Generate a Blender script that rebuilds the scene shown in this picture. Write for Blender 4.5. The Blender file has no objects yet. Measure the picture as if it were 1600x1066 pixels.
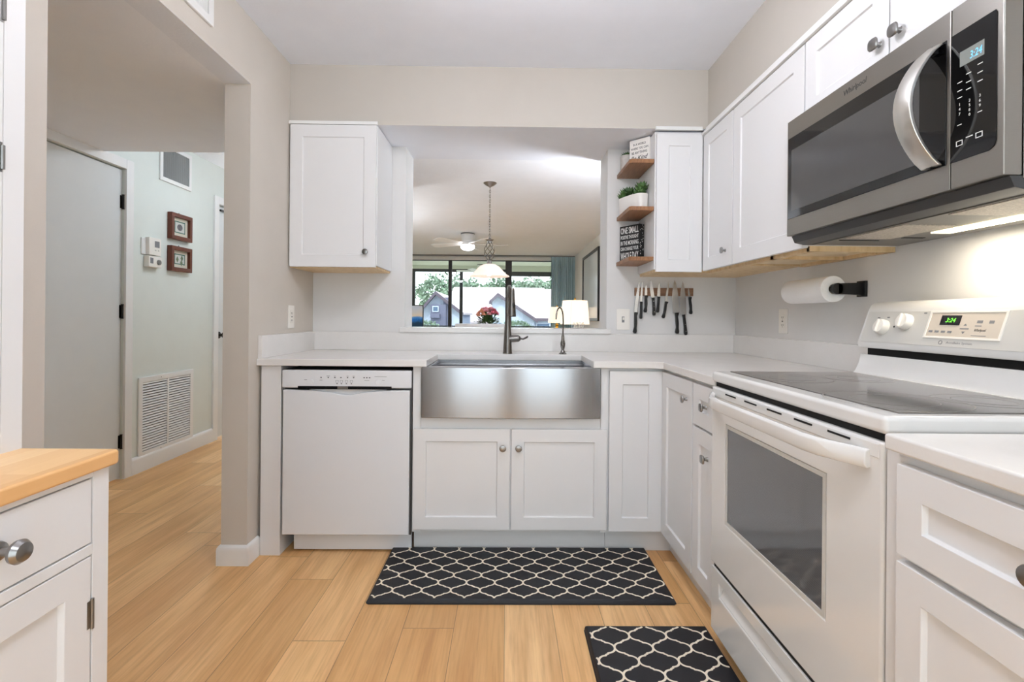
import bpy, bmesh, math, random
from mathutils import Vector, Matrix, Euler
random.seed(7)
S = 0.0254            # the plan below is measured in inches
sc = bpy.context.scene
COL = sc.collection
R = math.radians

# ------------------------------------------------------------------ camera
cd = bpy.data.cameras.new('camera')
cam = bpy.data.objects.new('camera', cd); COL.objects.link(cam)
cd.sensor_fit = 'HORIZONTAL'; cd.sensor_width = 36.0
cd.lens = 771.7 / 1600 * 36.0
cd.shift_y = -(533 - 495.1) / 1600
cd.clip_start = 0.02; cd.clip_end = 500
cam.matrix_world = (Matrix.Translation((0, 0, 44.02 * S)) @ Matrix.Rotation(-0.0103, 4, 'Z')
                    @ Matrix.Rotation(R(90), 4, 'X') @ Matrix.Rotation(0.0088, 4, 'Z'))
sc.camera = cam
# ------------------------------------------------------------------ world, sun, exposure
sc.view_settings.view_transform = 'Standard'; sc.view_settings.look = 'None'
sc.view_settings.gamma = 1.0; sc.view_settings.use_curve_mapping = False
sc.view_settings.exposure = 0.5
wd = bpy.data.worlds.new('sky'); sc.world = wd; wd.use_nodes = True
bg = wd.node_tree.nodes['Background']
bg.inputs['Color'].default_value = (0.86, 0.94, 1.0, 1); bg.inputs['Strength'].default_value = 2.9
sl = bpy.data.lights.new('sun', 'SUN'); sl.energy = 1.5; sl.angle = R(2); sl.color = (1, .96, .9)
so = bpy.data.objects.new('sun', sl); COL.objects.link(so); so.rotation_euler = (R(48), 0, R(-18))
sc.cycles.max_bounces = 10; sc.cycles.diffuse_bounces = 6; sc.cycles.transparent_max_bounces = 16
sc.cycles.use_denoising = True
sc.cycles.sample_clamp_indirect = 8.0
def area(name, loc, sx, sy, power, color, rot=(0, 0, 0)):
    l = bpy.data.lights.new(name, 'AREA'); l.shape = 'RECTANGLE'; l.size = sx * S; l.size_y = sy * S
    l.energy = power; l.color = color
    o = bpy.data.objects.new(name, l); COL.objects.link(o)
    o.location = [c * S for c in loc]; o.rotation_euler = rot
    return o
KITCHEN_L = 24; REAR_FILL_L = 17; HALL_FILL_L = 27; UPLIGHT_FILL_L = 100     # radiance of the kitchen globe and of the added rear, hall and uplighter lamps

# ------------------------------------------------------------------ materials
def srgb(r, g, b):
    f = lambda c: (c / 255 / 12.92) if c / 255 <= .04045 else ((c / 255 + .055) / 1.055) ** 2.4
    return (f(r), f(g), f(b), 1)
class NT:
    def __init__(s, name):
        s.m = bpy.data.materials.new(name); s.m.use_nodes = True; s.t = s.m.node_tree
        s.b = s.t.nodes['Principled BSDF']; s.out = s.t.nodes['Material Output']
    def n(s, typ, **k):
        x = s.t.nodes.new(typ)
        for a, v in k.items(): setattr(x, a, v)
        return x
    def l(s, a, b): s.t.links.new(a, b)
    def math(s, op, a, b=None, c=None):
        x = s.n('ShaderNodeMath', operation=op)
        for i, v in enumerate((a, b, c)):
            if v is None: continue
            if hasattr(v, 'is_output'): s.l(v, x.inputs[i])
            else: x.inputs[i].default_value = v
        return x.outputs[0]
    def mix(s, f, a, b, blend='MIX'):
        x = s.n('ShaderNodeMix', data_type='RGBA', blend_type=blend)
        for i, v in ((0, f), (6, a), (7, b)):
            if hasattr(v, 'is_output'): s.l(v, x.inputs[i])
            else: x.inputs[i].default_value = v
        return x.outputs[2]
    def coord(s, scale=(1, 1, 1), kind='Object'):
        c = s.n('ShaderNodeTexCoord'); mp = s.n('ShaderNodeMapping'); mp.inputs['Scale'].default_value = scale
        s.l(c.outputs[kind], mp.inputs[0]); return mp.outputs[0]
    def noise(s, vec, scale, detail=3, rough=.5):
        x = s.n('ShaderNodeTexNoise'); x.inputs['Scale'].default_value = scale
        x.inputs['Detail'].default_value = detail; x.inputs['Roughness'].default_value = rough
        s.l(vec, x.inputs['Vector']); return x.outputs['Fac']
    def bump(s, h, strength=.1, dist=.002):
        x = s.n('ShaderNodeBump'); x.inputs['Strength'].default_value = strength; x.inputs['Distance'].default_value = dist
        s.l(h, x.inputs['Height']); s.l(x.outputs[0], s.b.inputs['Normal'])
    def ramp(s, f, stops):
        x = s.n('ShaderNodeValToRGB'); e = x.color_ramp.elements
        while len(e) < len(stops): e.new(.5)
        for i, (p, c) in enumerate(stops): e[i].position = p; e[i].color = c
        s.l(f, x.inputs[0]); return x.outputs[0]
def mat(name, col, rough=.5, metal=0, bump=0, bscale=200, var=.02, vscale=8, coat=0, emit=None, es=0, spec=.5, stretch=(1, 1, 1)):
    q = NT(name); v = q.coord(stretch); c = srgb(*col)
    f = q.noise(v, vscale, 3)
    d = tuple(max(0, x * (1 - var * 2)) for x in c[:3]) + (1,)
    l = tuple(min(1, x * (1 + var)) for x in c[:3]) + (1,)
    q.l(q.mix(f, d, l), q.b.inputs['Base Color'])
    q.b.inputs['Roughness'].default_value = rough; q.b.inputs['Metallic'].default_value = metal
    q.b.inputs['Specular IOR Level'].default_value = spec
    q.b.inputs['Coat Weight'].default_value = coat; q.b.inputs['Coat Roughness'].default_value = .06
    if bump: q.bump(q.noise(v, bscale, 2), bump)
    if emit: q.b.inputs['Emission Color'].default_value = srgb(*emit); q.b.inputs['Emission Strength'].default_value = es
    return q.m
M = {}
M['ceil_hall'] = mat('hall_ceiling_brightened_white', (244, 247, 255), .85, bump=.2, bscale=90)  # ceiling white made lighter, extra brightness for the dim hall put into the colour
M['soffit'] = mat('soffit_shaded_greige', (194, 188, 179), .75, bump=.12, bscale=160)  # wall greige made darker, standing in for weaker light on the soffit
M['wall_grey'] = mat('light_grey_wall_paint', (222, 221, 219), .75, bump=.12, bscale=160)
M['wall'] = mat('warm_greige_wall_paint', (207, 200, 190), .75, bump=.12, bscale=160)
M['wall_hall'] = mat('pale_green_grey_wall_paint', (224, 230, 224), .7, bump=.12, bscale=160)
M['wall_white'] = mat('off_white_wall_paint', (226, 226, 224), .75, bump=.1, bscale=160)
M['ceil'] = mat('white_ceiling_paint', (236, 240, 248), .85, bump=.2, bscale=90)
M['pop'] = mat('white_stippled_ceiling', (242, 245, 250), .9, bump=.6, bscale=60)
M['trim'] = mat('white_trim_paint', (236, 236, 234), .4)
M['doorpaint'] = mat('grey_white_door_paint', (222, 225, 224), .5)
M['cab'] = mat('white_cabinet_lacquer', (227, 227, 227), .32, var=.006)
M['cabinside'] = mat('cabinet_grey_inside', (170, 172, 174), .5)
M['appl'] = mat('white_appliance_enamel', (230, 229, 226), .16, coat=.5, var=.004)
M['applgrey'] = mat('pale_grey_control_panel', (208, 206, 200), .4, var=.006)
M['dw'] = mat('white_dishwasher_enamel', (225, 227, 230), .3, var=.004)
M['black'] = mat('black_plastic', (12, 12, 13), .35)
M['soft_black'] = mat('matte_black_gap', (8, 8, 8), .8)
M['nickel'] = mat('brushed_nickel', (150, 148, 146), .28, 1, var=.05)
M['dark_nickel'] = mat('dark_brushed_nickel', (120, 116, 112), .27, 1, var=.05)
M['chrome'] = mat('polished_chrome', (190, 188, 184), .12, 1)
M['blade'] = mat('knife_steel', (205, 205, 205), .22, 1)
M['hinge'] = mat('dark_metal_hinge', (60, 58, 56), .4, 1)
M['grey_dark'] = mat('dark_grey_plastic', (58, 58, 59), .4)
M['ringgrey'] = mat('cooktop_ring_print', (126, 122, 118), .3)
M['ventgrey'] = mat('grey_vent_slats', (150, 152, 150), .5)
M['lgrey'] = mat('grey_print', (130, 130, 132), .5)
M['bprint'] = mat('black_print', (25, 25, 26), .5)
M['wprint'] = mat('white_print', (225, 225, 222), .5)
M['btile'] = mat('dark_gap_metal', (40, 40, 42), .3, 1)
M['ivory'] = mat('ivory_plastic', (240, 236, 228), .3, var=.004)
M['beigepanel'] = mat('beige_membrane_panel', (214, 203, 188), .45)
M['paper'] = mat('white_paper_towel', (244, 243, 241), .9, bump=.5, bscale=120)
M['ceramic'] = mat('white_ceramic', (236, 232, 226), .4, bump=.05)
M['potgrey'] = mat('speckled_grey_pot', (196, 190, 184), .6, var=.15, vscale=60)
M['signwhite'] = mat('whitewashed_wood_sign', (236, 232, 226), .7, var=.03, stretch=(1, 1, 12))
M['signblack'] = mat('black_painted_sign', (22, 22, 23), .6)
M['leaf'] = mat('dark_green_succulent', (58, 92, 44), .45, var=.3, vscale=40)
M['leaf2'] = mat('fresh_green_leaf', (80, 118, 60), .5, var=.3, vscale=40)
M['pink'] = mat('pink_petals', (250, 165, 176), .6, var=.25, vscale=50)
M['orange'] = mat('orange_pink_petals', (220, 146, 112), .6, var=.25, vscale=50)
M['crimson'] = mat('crimson_petals', (226, 110, 130), .6, var=.25, vscale=50)
M['darkframe'] = mat('black_picture_frame', (30, 30, 31), .4)
M['brownframe'] = mat('red_brown_wooden_frame', (104, 50, 28), .35, var=.2, stretch=(1, 8, 1))
M['matboard'] = mat('cream_mat_board', (214, 208, 190), .8)
M['greenline'] = mat('green_mat_line', (70, 112, 96), .8)
M['printpaper'] = mat('print_paper', (206, 208, 202), .8)
M['shellgrey'] = mat('shell_print_ink', (120, 118, 122), .8, var=.4, vscale=80)
M['leafprint'] = mat('leaf_print_ink', (120, 138, 108), .8, var=.3, vscale=80)
M['curtain'] = mat('teal_grey_curtain', (184, 210, 220), .85, bump=.2, bscale=300)
M['brass'] = mat('amber_brass', (196, 150, 50), .3, 1)
M['lampfoot'] = mat('clear_glass_body', (190, 200, 205), .1, spec=.8)
M['whitewood'] = mat('white_painted_wood', (238, 238, 238), .4)
M['bronze'] = mat('dark_bronze_door_frame', (44, 44, 48), .45)
M['lanai'] = mat('cream_lanai_paint', (238, 240, 226), .8)
M['concrete'] = mat('concrete_floor', (170, 168, 162), .9, var=.1)
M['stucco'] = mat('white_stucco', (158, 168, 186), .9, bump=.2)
M['fascia'] = mat('brown_grey_fascia', (74, 66, 78), .8)
M['roof'] = mat('pale_shingle_roof', (186, 176, 178), .95, var=.06, vscale=3)
M['tower'] = mat('slate_grey_siding', (84, 86, 106), .8)
M['winpane'] = mat('blue_grey_window_pane', (52, 76, 104), .15)
M['foliage'] = mat('sunlit_foliage', (122, 144, 122), .9, var=.35, vscale=2)
M['bark'] = mat('grey_bark', (110, 96, 84), .9, var=.2)
M['lawn'] = mat('lawn', (176, 178, 160), .95, var=.2, vscale=1)
M['lime'] = mat('galvanised_vent', (96, 96, 98), .5, .6)
M['mirror'] = mat('pale_print_window_sheen', (240, 246, 250), .12, var=.03, vscale=2)  # pale print, whitened further to carry the window's reflection in its base colour

def glowmat(name, col, strength, base=(240, 236, 228), rough=.5, trans=0):
    q = NT(name); v = q.coord(); f = q.noise(v, 12, 2)
    q.l(q.mix(f, srgb(*[max(0, c - 8) for c in base]), srgb(*base)), q.b.inputs['Base Color'])
    q.b.inputs['Roughness'].default_value = rough
    q.b.inputs['Emission Color'].default_value = srgb(*col); q.b.inputs['Emission Strength'].default_value = strength
    return q.m
M['diffuser'] = glowmat('lit_globe_glass', (247, 247, 255), KITCHEN_L)
M['added_torch'] = glowmat('added_uplighter_glow', (240, 246, 255), UPLIGHT_FILL_L)
M['added_diffuser_hall'] = glowmat('added_hall_lamp_glass', (235, 244, 255), HALL_FILL_L)
M['added_diffuser_rear'] = glowmat('added_rear_globe_glass', (236, 243, 255), REAR_FILL_L)
M['shade_lit'] = glowmat('lit_white_lamp_shade', (255, 232, 205), .75)
M['shade_glass'] = glowmat('lit_alabaster_glass', (255, 232, 214), .42, base=(245, 228, 220), rough=.3)
M['bulb'] = glowmat('glowing_bulb', (255, 240, 215), 3.5)
M['fan_light'] = glowmat('lit_fan_bowl', (250, 250, 255), 9)
M['hood_light'] = glowmat('lit_hood_lens', (255, 238, 190), 4)
M['green_led'] = glowmat('green_led_digits', (120, 255, 70), 1.6, base=(20, 60, 20))
M['blue_led'] = glowmat('blue_led_digits', (110, 200, 255), 1.2, base=(20, 50, 70))
M['lcd'] = glowmat('grey_lcd_window', (120, 125, 120), .12, base=(120, 124, 120))

def steel(name, base, rough, sc_=(1, 1, 1), aniso=.0, bump=.25, metal=1):
    q = NT(name); v = q.coord(sc_)
    f = q.noise(v, 60, 4, .7)
    d = tuple(x * .88 for x in srgb(*base)[:3]) + (1,)
    q.l(q.mix(f, d, srgb(*base)), q.b.inputs['Base Color'])
    q.b.inputs['Metallic'].default_value = metal; q.b.inputs['Roughness'].default_value = rough
    if aniso:
        q.b.inputs['Anisotropic'].default_value = aniso; q.b.inputs['Anisotropic Rotation'].default_value = .25
        t = q.n('ShaderNodeTangent', direction_type='RADIAL', axis='Z'); q.l(t.outputs[0], q.b.inputs['Tangent'])
    q.bump(f, bump, .0004)
    return q.m
M['steel'] = steel('brushed_sink_steel', (164, 164, 166), .16, (.6, 1, 26), aniso=.85, bump=.12)
M['steel_rail'] = steel('satin_sink_rail', (214, 214, 216), .25, (1, 1, 1), bump=.02)
M['steel_mw'] = steel('brushed_microwave_steel', (158, 154, 148), .3, (1, .5, 26), bump=.12)
M['handle_st'] = steel('satin_handle_steel', (224, 221, 215), .3, (1, 1, 1), bump=.02)
M['mesh_filter'] = mat('aluminium_grease_filter', (200, 192, 180), .5, .3, bump=1.0, bscale=200, var=.35, vscale=220)
M['hood_under'] = mat('grey_hood_underside', (120, 118, 113), .4, .5)

q = NT('black_glass'); q.l(q.mix(q.noise(q.coord(), 5), srgb(9, 9, 10), srgb(12, 12, 13)), q.b.inputs['Base Color']); q.b.inputs['Roughness'].default_value = .05; M['glassblack'] = q.m
q = NT('smoked_window_glass'); q.l(q.mix(q.noise(q.coord(), 5), srgb(70, 70, 70), srgb(78, 78, 77)), q.b.inputs['Base Color']); q.b.inputs['Roughness'].default_value = .07; M['smoked'] = q.m
q = NT('oven_window_glass')
v = q.coord((1, 1, 1)); ch = q.n('ShaderNodeTexChecker'); ch.inputs['Scale'].default_value = 500; q.l(v, ch.inputs[0])
q.l(q.mix(ch.outputs['Fac'], srgb(84, 85, 88), srgb(102, 103, 106)), q.b.inputs['Base Color']); q.b.inputs['Roughness'].default_value = .06
q.b.inputs['IOR'].default_value = 2.1; M['oven_glass'] = q.m
q = NT('ceramic_cooktop_glass'); v = q.coord(); q.l(q.mix(q.noise(v, 900, 2), srgb(82, 78, 75), srgb(112, 108, 104)), q.b.inputs['Base Color'])
q.b.inputs['Roughness'].default_value = .12; M['cooktop'] = q.m
q = NT('clear_window_glass'); tr = q.n('ShaderNodeBsdfTransparent'); tr.inputs[0].default_value = (.96, .98, .98, 1)
gl = q.n('ShaderNodeBsdfGlossy'); gl.inputs['Roughness'].default_value = .01
fr = q.n('ShaderNodeFresnel'); fr.inputs['IOR'].default_value = 1.3
mx = q.n('ShaderNodeMixShader'); q.l(fr.outputs[0], mx.inputs[0]); q.l(tr.outputs[0], mx.inputs[1]); q.l(gl.outputs[0], mx.inputs[2])
q.l(mx.outputs[0], q.out.inputs[0]); M['glass'] = q.m

def quartz():
    q = NT('white_quartz'); v = q.coord()
    a = q.noise(v, 7, 5, .6); b = q.noise(v, 260, 2)
    c = q.mix(a, srgb(222, 219, 215), srgb(236, 234, 231)); c = q.mix(q.math('MULTIPLY', b, .25), c, srgb(212, 209, 205))
    q.l(c, q.b.inputs['Base Color']); q.b.inputs['Roughness'].default_value = .22; return q.m
M['quartz'] = quartz()
def woodmat(name, a, b, c, sc_, rough=.45, scale=4):
    q = NT(name); v = q.coord(sc_)
    f = q.noise(v, scale, 6, .6); w = q.noise(v, scale * 6, 3, .7)
    x = q.ramp(f, [(.3, srgb(*a)), (.5, srgb(*b)), (.72, srgb(*c))])
    q.l(q.mix(q.math('MULTIPLY', w, .3), x, srgb(*a)), q.b.inputs['Base Color'])
    q.b.inputs['Roughness'].default_value = rough; return q.m
M['maple'] = woodmat('pale_maple_plywood', (222, 196, 156), (238, 216, 182), (246, 228, 198), (3, 30, 3))
M['shelf_wood'] = woodmat('warm_brown_shelf_wood', (122, 82, 52), (152, 106, 70), (176, 128, 88), (30, 3, 6))
M['strip_wood'] = woodmat('walnut_strip', (104, 74, 52), (134, 98, 72), (152, 116, 88), (3, 6, 30))
M['rail_wood'] = woodmat('amber_pine_rail', (200, 168, 122), (224, 194, 148), (234, 208, 168), (8, 8, 2))
def butcher():
    q = NT('butcher_block'); v = q.coord()
    s = q.n('ShaderNodeSeparateXYZ'); q.l(v, s.inputs[0])
    ix = q.math('FLOOR', q.math('MULTIPLY', s.outputs[0], 24)); iy = q.math('FLOOR', q.math('ADD', q.math('MULTIPLY', s.outputs[1], 2.2), q.math('MULTIPLY', ix, .37)))
    cb = q.n('ShaderNodeCombineXYZ'); q.l(ix, cb.inputs[0]); q.l(iy, cb.inputs[1])
    wn = q.n('ShaderNodeTexWhiteNoise'); q.l(cb.outputs[0], wn.inputs[0])
    c = q.ramp(wn.outputs[0], [(0, srgb(230, 180, 120)), (.5, srgb(244, 202, 146)), (1, srgb(250, 214, 164))])
    g = q.noise(q.coord((40, 3, 40)), 4, 4)
    q.l(q.mix(q.math('MULTIPLY', g, .35), c, srgb(220, 166, 106)), q.b.inputs['Base Color']); q.b.inputs['Roughness'].default_value = .4; return q.m
M['butcher'] = butcher()
def planks():
    q = NT('oak_plank_floor'); v = q.coord()
    s = q.n('ShaderNodeSeparateXYZ'); q.l(v, s.inputs[0])
    sx = q.math('DIVIDE', s.outputs[0], 7.15 * S); ix = q.math('FLOOR', sx); fx = q.math('FRACT', sx)
    wn = q.n('ShaderNodeTexWhiteNoise', noise_dimensions='1D'); q.l(q.math('ADD', ix, 3.0), wn.inputs['W'])
    sy = q.math('ADD', q.math('DIVIDE', s.outputs[1], 48 * S), q.math('MULTIPLY', wn.outputs[0], 3.7)); iy = q.math('FLOOR', sy); fy = q.math('FRACT', sy)
    cb = q.n('ShaderNodeCombineXYZ'); q.l(ix, cb.inputs[0]); q.l(iy, cb.inputs[1])
    w2 = q.n('ShaderNodeTexWhiteNoise', noise_dimensions='2D'); q.l(cb.outputs[0], w2.inputs['Vector'])
    base = q.ramp(w2.outputs[0], [(0, srgb(222, 174, 116)), (.35, srgb(236, 186, 124)), (.7, srgb(247, 200, 140)), (1, srgb(253, 213, 157))])
    c2 = q.n('ShaderNodeCombineXYZ'); q.l(q.math('MULTIPLY', s.outputs[0], 14), c2.inputs[0]); q.l(q.math('MULTIPLY', s.outputs[1], 1.4), c2.inputs[1]); q.l(q.math('MULTIPLY', w2.outputs[0], 40), c2.inputs[2])
    g = q.noise(c2.outputs[0], 1.0, 5, .6)
    g2 = q.n('ShaderNodeCombineXYZ'); q.l(q.math('MULTIPLY', s.outputs[0], 110), g2.inputs[0]); q.l(q.math('MULTIPLY', s.outputs[1], 4), g2.inputs[1]); q.l(q.math('MULTIPLY', w2.outputs[0], 90), g2.inputs[2])
    gf = q.noise(g2.outputs[0], 1.0, 4, .6)
    m1 = q.ramp(g, [(.38, (0, 0, 0, 1)), (.68, (1, 1, 1, 1))])
    c = q.mix(q.math('MULTIPLY', m1, .5), base, srgb(190, 128, 68))
    m2 = q.ramp(gf, [(.45, (0, 0, 0, 1)), (.75, (1, 1, 1, 1))])
    c = q.mix(q.math('MULTIPLY', m2, .38), c, srgb(170, 116, 70))
    seam = q.math('MAXIMUM', q.math('LESS_THAN', fx, .012), q.math('LESS_THAN', fy, .0022))
    c = q.mix(q.math('MULTIPLY', seam, .6), c, srgb(92, 62, 38))
    q.l(c, q.b.inputs['Base Color']); q.b.inputs['Roughness'].default_value = .38
    h = q.math('SUBTRACT', q.math('MULTIPLY', gf, .3), q.math('MULTIPLY', seam, 1.0)); q.bump(h, .15, .001)
    return q.m
M['floor'] = planks()
def seascape():
    q = NT('seascape_print'); v = q.coord(kind='Generated'); s = q.n('ShaderNodeSeparateXYZ'); q.l(v, s.inputs[0])
    n_ = q.noise(q.coord(), 9, 5, .7)
    h = q.math('ADD', s.outputs[2], q.math('MULTIPLY', q.math('SUBTRACT', n_, .5), .35))
    q.l(q.ramp(h, [(0, srgb(10, 40, 50)), (.25, srgb(8, 60, 90)), (.38, srgb(20, 110, 190)), (.5, srgb(90, 160, 220)), (.56, srgb(238, 226, 210)), (.9, srgb(214, 226, 238))]), q.b.inputs['Base Color'])
    q.b.inputs['Roughness'].default_value = .3; return q.m
M['sea'] = seascape()
def matcloth():
    q = NT('black_anti_fatigue_vinyl'); v = q.coord()
    q.l(q.mix(q.noise(v, 40), srgb(20, 20, 25), srgb(30, 30, 36)), q.b.inputs['Base Color']); q.b.inputs['Roughness'].default_value = .5
    q.bump(q.noise(v, 700, 2), .3); return q.m
M['mat_black'] = matcloth()
M['mat_line'] = mat('cream_trellis_print', (252, 238, 216), .55, var=.05)

# ------------------------------------------------------------------ mesh builder
class Fr:
    """a local frame: u to the right, d out of the surface, z up"""
    def __init__(s, o=(0, 0, 0), u=(1, 0, 0), d=(0, -1, 0), z=(0, 0, 1)):
        s.o, s.u, s.d, s.z = Vector(o), Vector(u), Vector(d), Vector(z)
    def __call__(s, u, d, z): return s.o + s.u * u + s.d * d + s.z * z
BACK = lambda y: Fr((0, y, 0))                                    # faces the camera
RIGHT = lambda x: Fr((x, 0, 0), (0, -1, 0), (-1, 0, 0))           # on the right, faces left; u = -y
LEFT = lambda x: Fr((x, 0, 0), (0, 1, 0), (1, 0, 0))              # on the left, faces right; u = y
class MB:
    def __init__(s, fr=None): s.b = bmesh.new(); s.f = fr; s.mi = 0
    def v(s, p):
        return s.b.verts.new(s.f(*p) if s.f else Vector(p))
    def face(s, vs):
        try: f = s.b.faces.new(vs); f.material_index = s.mi; return f
        except ValueError: return None
    def box(s, a0, a1, b0, b1, c0, c1):
        V = [s.v((x, y, z)) for x in (a0, a1) for y in (b0, b1) for z in (c0, c1)]
        for q_ in ((0, 1, 3, 2), (4, 6, 7, 5), (0, 4, 5, 1), (2, 3, 7, 6), (0, 2, 6, 4), (1, 5, 7, 3)): s.face([V[i] for i in q_])
        return s
    def prism(s, poly, axis, a0, a1):
        """poly: 2-D points in the two other axes (cyclic order kept), extruded along axis"""
        def P(p, a):
            return (a, p[0], p[1]) if axis == 0 else (p[0], a, p[1]) if axis == 1 else (p[0], p[1], a)
        A = [s.v(P(p, a0)) for p in poly]; B = [s.v(P(p, a1)) for p in poly]
        s.face(A); s.face(B[::-1]); n = len(poly)
        for i in range(n): s.face([A[i], A[(i + 1) % n], B[(i + 1) % n], B[i]])
        return s
    def holed(s, u0, u1, z0, z1, h, d0, d1):
        """slab u0..u1, z0..z1, thickness d0..d1 with one rectangular hole h=(u0,u1,z0,z1)"""
        o = [(u0, z0), (u1, z0), (u1, z1), (u0, z1)]; i = [(h[0], h[2]), (h[1], h[2]), (h[1], h[3]), (h[0], h[3])]
        V = {}
        for k, d in (('a', d0), ('b', d1)):
            for t, L in (('o', o), ('i', i)):
                for j, p in enumerate(L): V[k, t, j] = s.v((p[0], d, p[1]))
        for j in range(4):
            n = (j + 1) % 4
            s.face([V['a', 'o', j], V['a', 'o', n], V['a', 'i', n], V['a', 'i', j]])
            s.face([V['b', 'o', j], V['b', 'i', j], V['b', 'i', n], V['b', 'o', n]])
            s.face([V['a', 'o', j], V['b', 'o', j], V['b', 'o', n], V['a', 'o', n]])
            s.face([V['a', 'i', j], V['a', 'i', n], V['b', 'i', n], V['b', 'i', j]])
        return s
    def shaker(s, u0, u1, z0, z1, d0=0, th=.75, fr=2.3, rec=.35):
        d1 = d0 + th
        def ring(a, b, c, e, d): return [s.v((a, d, c)), s.v((b, d, c)), s.v((b, d, e)), s.v((a, d, e))]
        r0 = ring(u0, u1, z0, z1, d0); r1 = ring(u0, u1, z0, z1, d1)
        r2 = ring(u0 + fr, u1 - fr, z0 + fr, z1 - fr, d1); g = .12
        r3 = ring(u0 + fr + g, u1 - fr - g, z0 + fr + g, z1 - fr - g, d1 - rec)
        s.face(r0)
        for A, B in ((r0, r1), (r1, r2), (r2, r3)):
            for j in range(4): s.face([A[j], A[(j + 1) % 4], B[(j + 1) % 4], B[j]])
        s.face(r3); return s
    def lathe(s, prof, c, ax=(0, 0, 1), seg=20, sx=1, cap=True, squ=0):
        ax = Vector(ax).normalized(); t = Vector((1, 0, 0)) if abs(ax.x) < .9 else Vector((0, 0, 1))
        e1 = ax.cross(t).normalized(); e2 = ax.cross(e1); c = Vector(c); rings = []
        for r, h in prof:
            if r < 1e-6: rings.append([s.v(c + ax * h)]); continue
            L = []
            for k in range(seg):
                a = 2 * math.pi * k / seg; m = 1
                if squ: m = 1 / ((abs(math.cos(a)) ** squ + abs(math.sin(a)) ** squ) ** (1 / squ))
                L.append(s.v(c + ax * h + e1 * (r * m * math.cos(a) * sx) + e2 * (r * m * math.sin(a))))
            rings.append(L)
        for A, B in zip(rings, rings[1:]):
            for k in range(seg):
                n = (k + 1) % seg
                if len(A) == 1 and len(B) == 1: continue
                if len(A) == 1: s.face([A[0], B[k], B[n]])
                elif len(B) == 1: s.face([A[k], A[n], B[0]])
                else: s.face([A[k], A[n], B[n], B[k]])
        if cap:
            for L in (rings[0], rings[-1]):
                if len(L) > 1: s.face(L)
        return s
    def tube(s, pts, r, seg=10, close=False, flat=1):
        P = [Vector(p) for p in pts]; n = len(P); rr = r if isinstance(r, (list, tuple)) else [r] * n
        up = Vector((0, 0, 1)); rings = []; prev = None
        for i in range(n):
            t = ((P[(i + 1) % n] - P[i - 1]) if close else (P[min(i + 1, n - 1)] - P[max(i - 1, 0)])).normalized()
            if prev is None:
                a = up if abs(t.z) < .9 else Vector((1, 0, 0)); e1 = t.cross(a).normalized()
            else:
                e1 = (prev - t * prev.dot(t)).normalized()
            prev = e1; e2 = t.cross(e1)
            rings.append([s.v(P[i] + e1 * rr[i] * math.cos(2 * math.pi * k / seg) + e2 * rr[i] * flat * math.sin(2 * math.pi * k / seg)) for k in range(seg)])
        for i in range(n if close else n - 1):
            A, B = rings[i], rings[(i + 1) % n]
            for k in range(seg): s.face([A[k], A[(k + 1) % seg], B[(k + 1) % seg], B[k]])
        if not close: s.face(rings[0]); s.face(rings[-1])
        return s
    def ball(s, c, r, sub=2, sc_=(1, 1, 1), jit=0):
        g = bmesh.ops.create_icosphere(s.b, subdivisions=sub, radius=1.0)
        c = Vector(c)
        for v_ in g['verts']:
            k = 1 + (random.random() - .5) * jit
            p = Vector((v_.co.x * sc_[0] * r * k, v_.co.y * sc_[1] * r * k, v_.co.z * sc_[2] * r * k)) + c
            v_.co = s.f(*p) if s.f else p
        for f in s.b.faces[-20 * 4 ** (sub - 1):]: f.material_index = s.mi
        return s

ORG = {}
def put(o): COL.objects.link(o); return o
def thing(name, label, cat, loc=(0, 0, 0), group=None, kind=None):
    o = bpy.data.objects.new(name, None); o.empty_display_size = .05; put(o)
    o.location = [c * S for c in loc]; ORG[o.name] = Vector(loc)
    if label: o['label'] = label
    if cat: o['category'] = cat
    if group: o['group'] = group
    if kind: o['kind'] = kind
    return o
def build(name, mb, m, parent=None, bevel=0, seg=2, label=None, cat=None, group=None, kind=None, smooth=35, org=None):
    ms = m if isinstance(m, (list, tuple)) else [m]
    me = bpy.data.meshes.new(name)
    bmesh.ops.recalc_face_normals(mb.b, faces=mb.b.faces)
    if parent is not None: org = ORG[parent.name]
    elif org is None:
        if kind == 'structure': org = Vector((0, 0, 0))
        else:
            xs = [v_.co for v_ in mb.b.verts]
            org = Vector(((min(p.x for p in xs) + max(p.x for p in xs)) / 2, (min(p.y for p in xs) + max(p.y for p in xs)) / 2, min(p.z for p in xs)))
    org = Vector(org)
    for v_ in mb.b.verts: v_.co = (v_.co - org) * S
    for f in mb.b.faces: f.smooth = True
    mb.b.to_mesh(me); mb.b.free()
    for x in ms: me.materials.append(M[x])
    me.set_sharp_from_angle(angle=R(smooth))
    o = bpy.data.objects.new(name, me); put(o); ORG[o.name] = org
    if parent is not None: o.parent = parent
    else: o.location = org * S
    if bevel:
        b = o.modifiers.new('bevel', 'BEVEL'); b.width = bevel * S; b.segments = seg; b.limit_method = 'ANGLE'; b.angle_limit = R(40); b.harden_normals = True
    if label: o['label'] = label
    if cat: o['category'] = cat
    if group: o['group'] = group
    if kind: o['kind'] = kind
    return o
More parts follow.
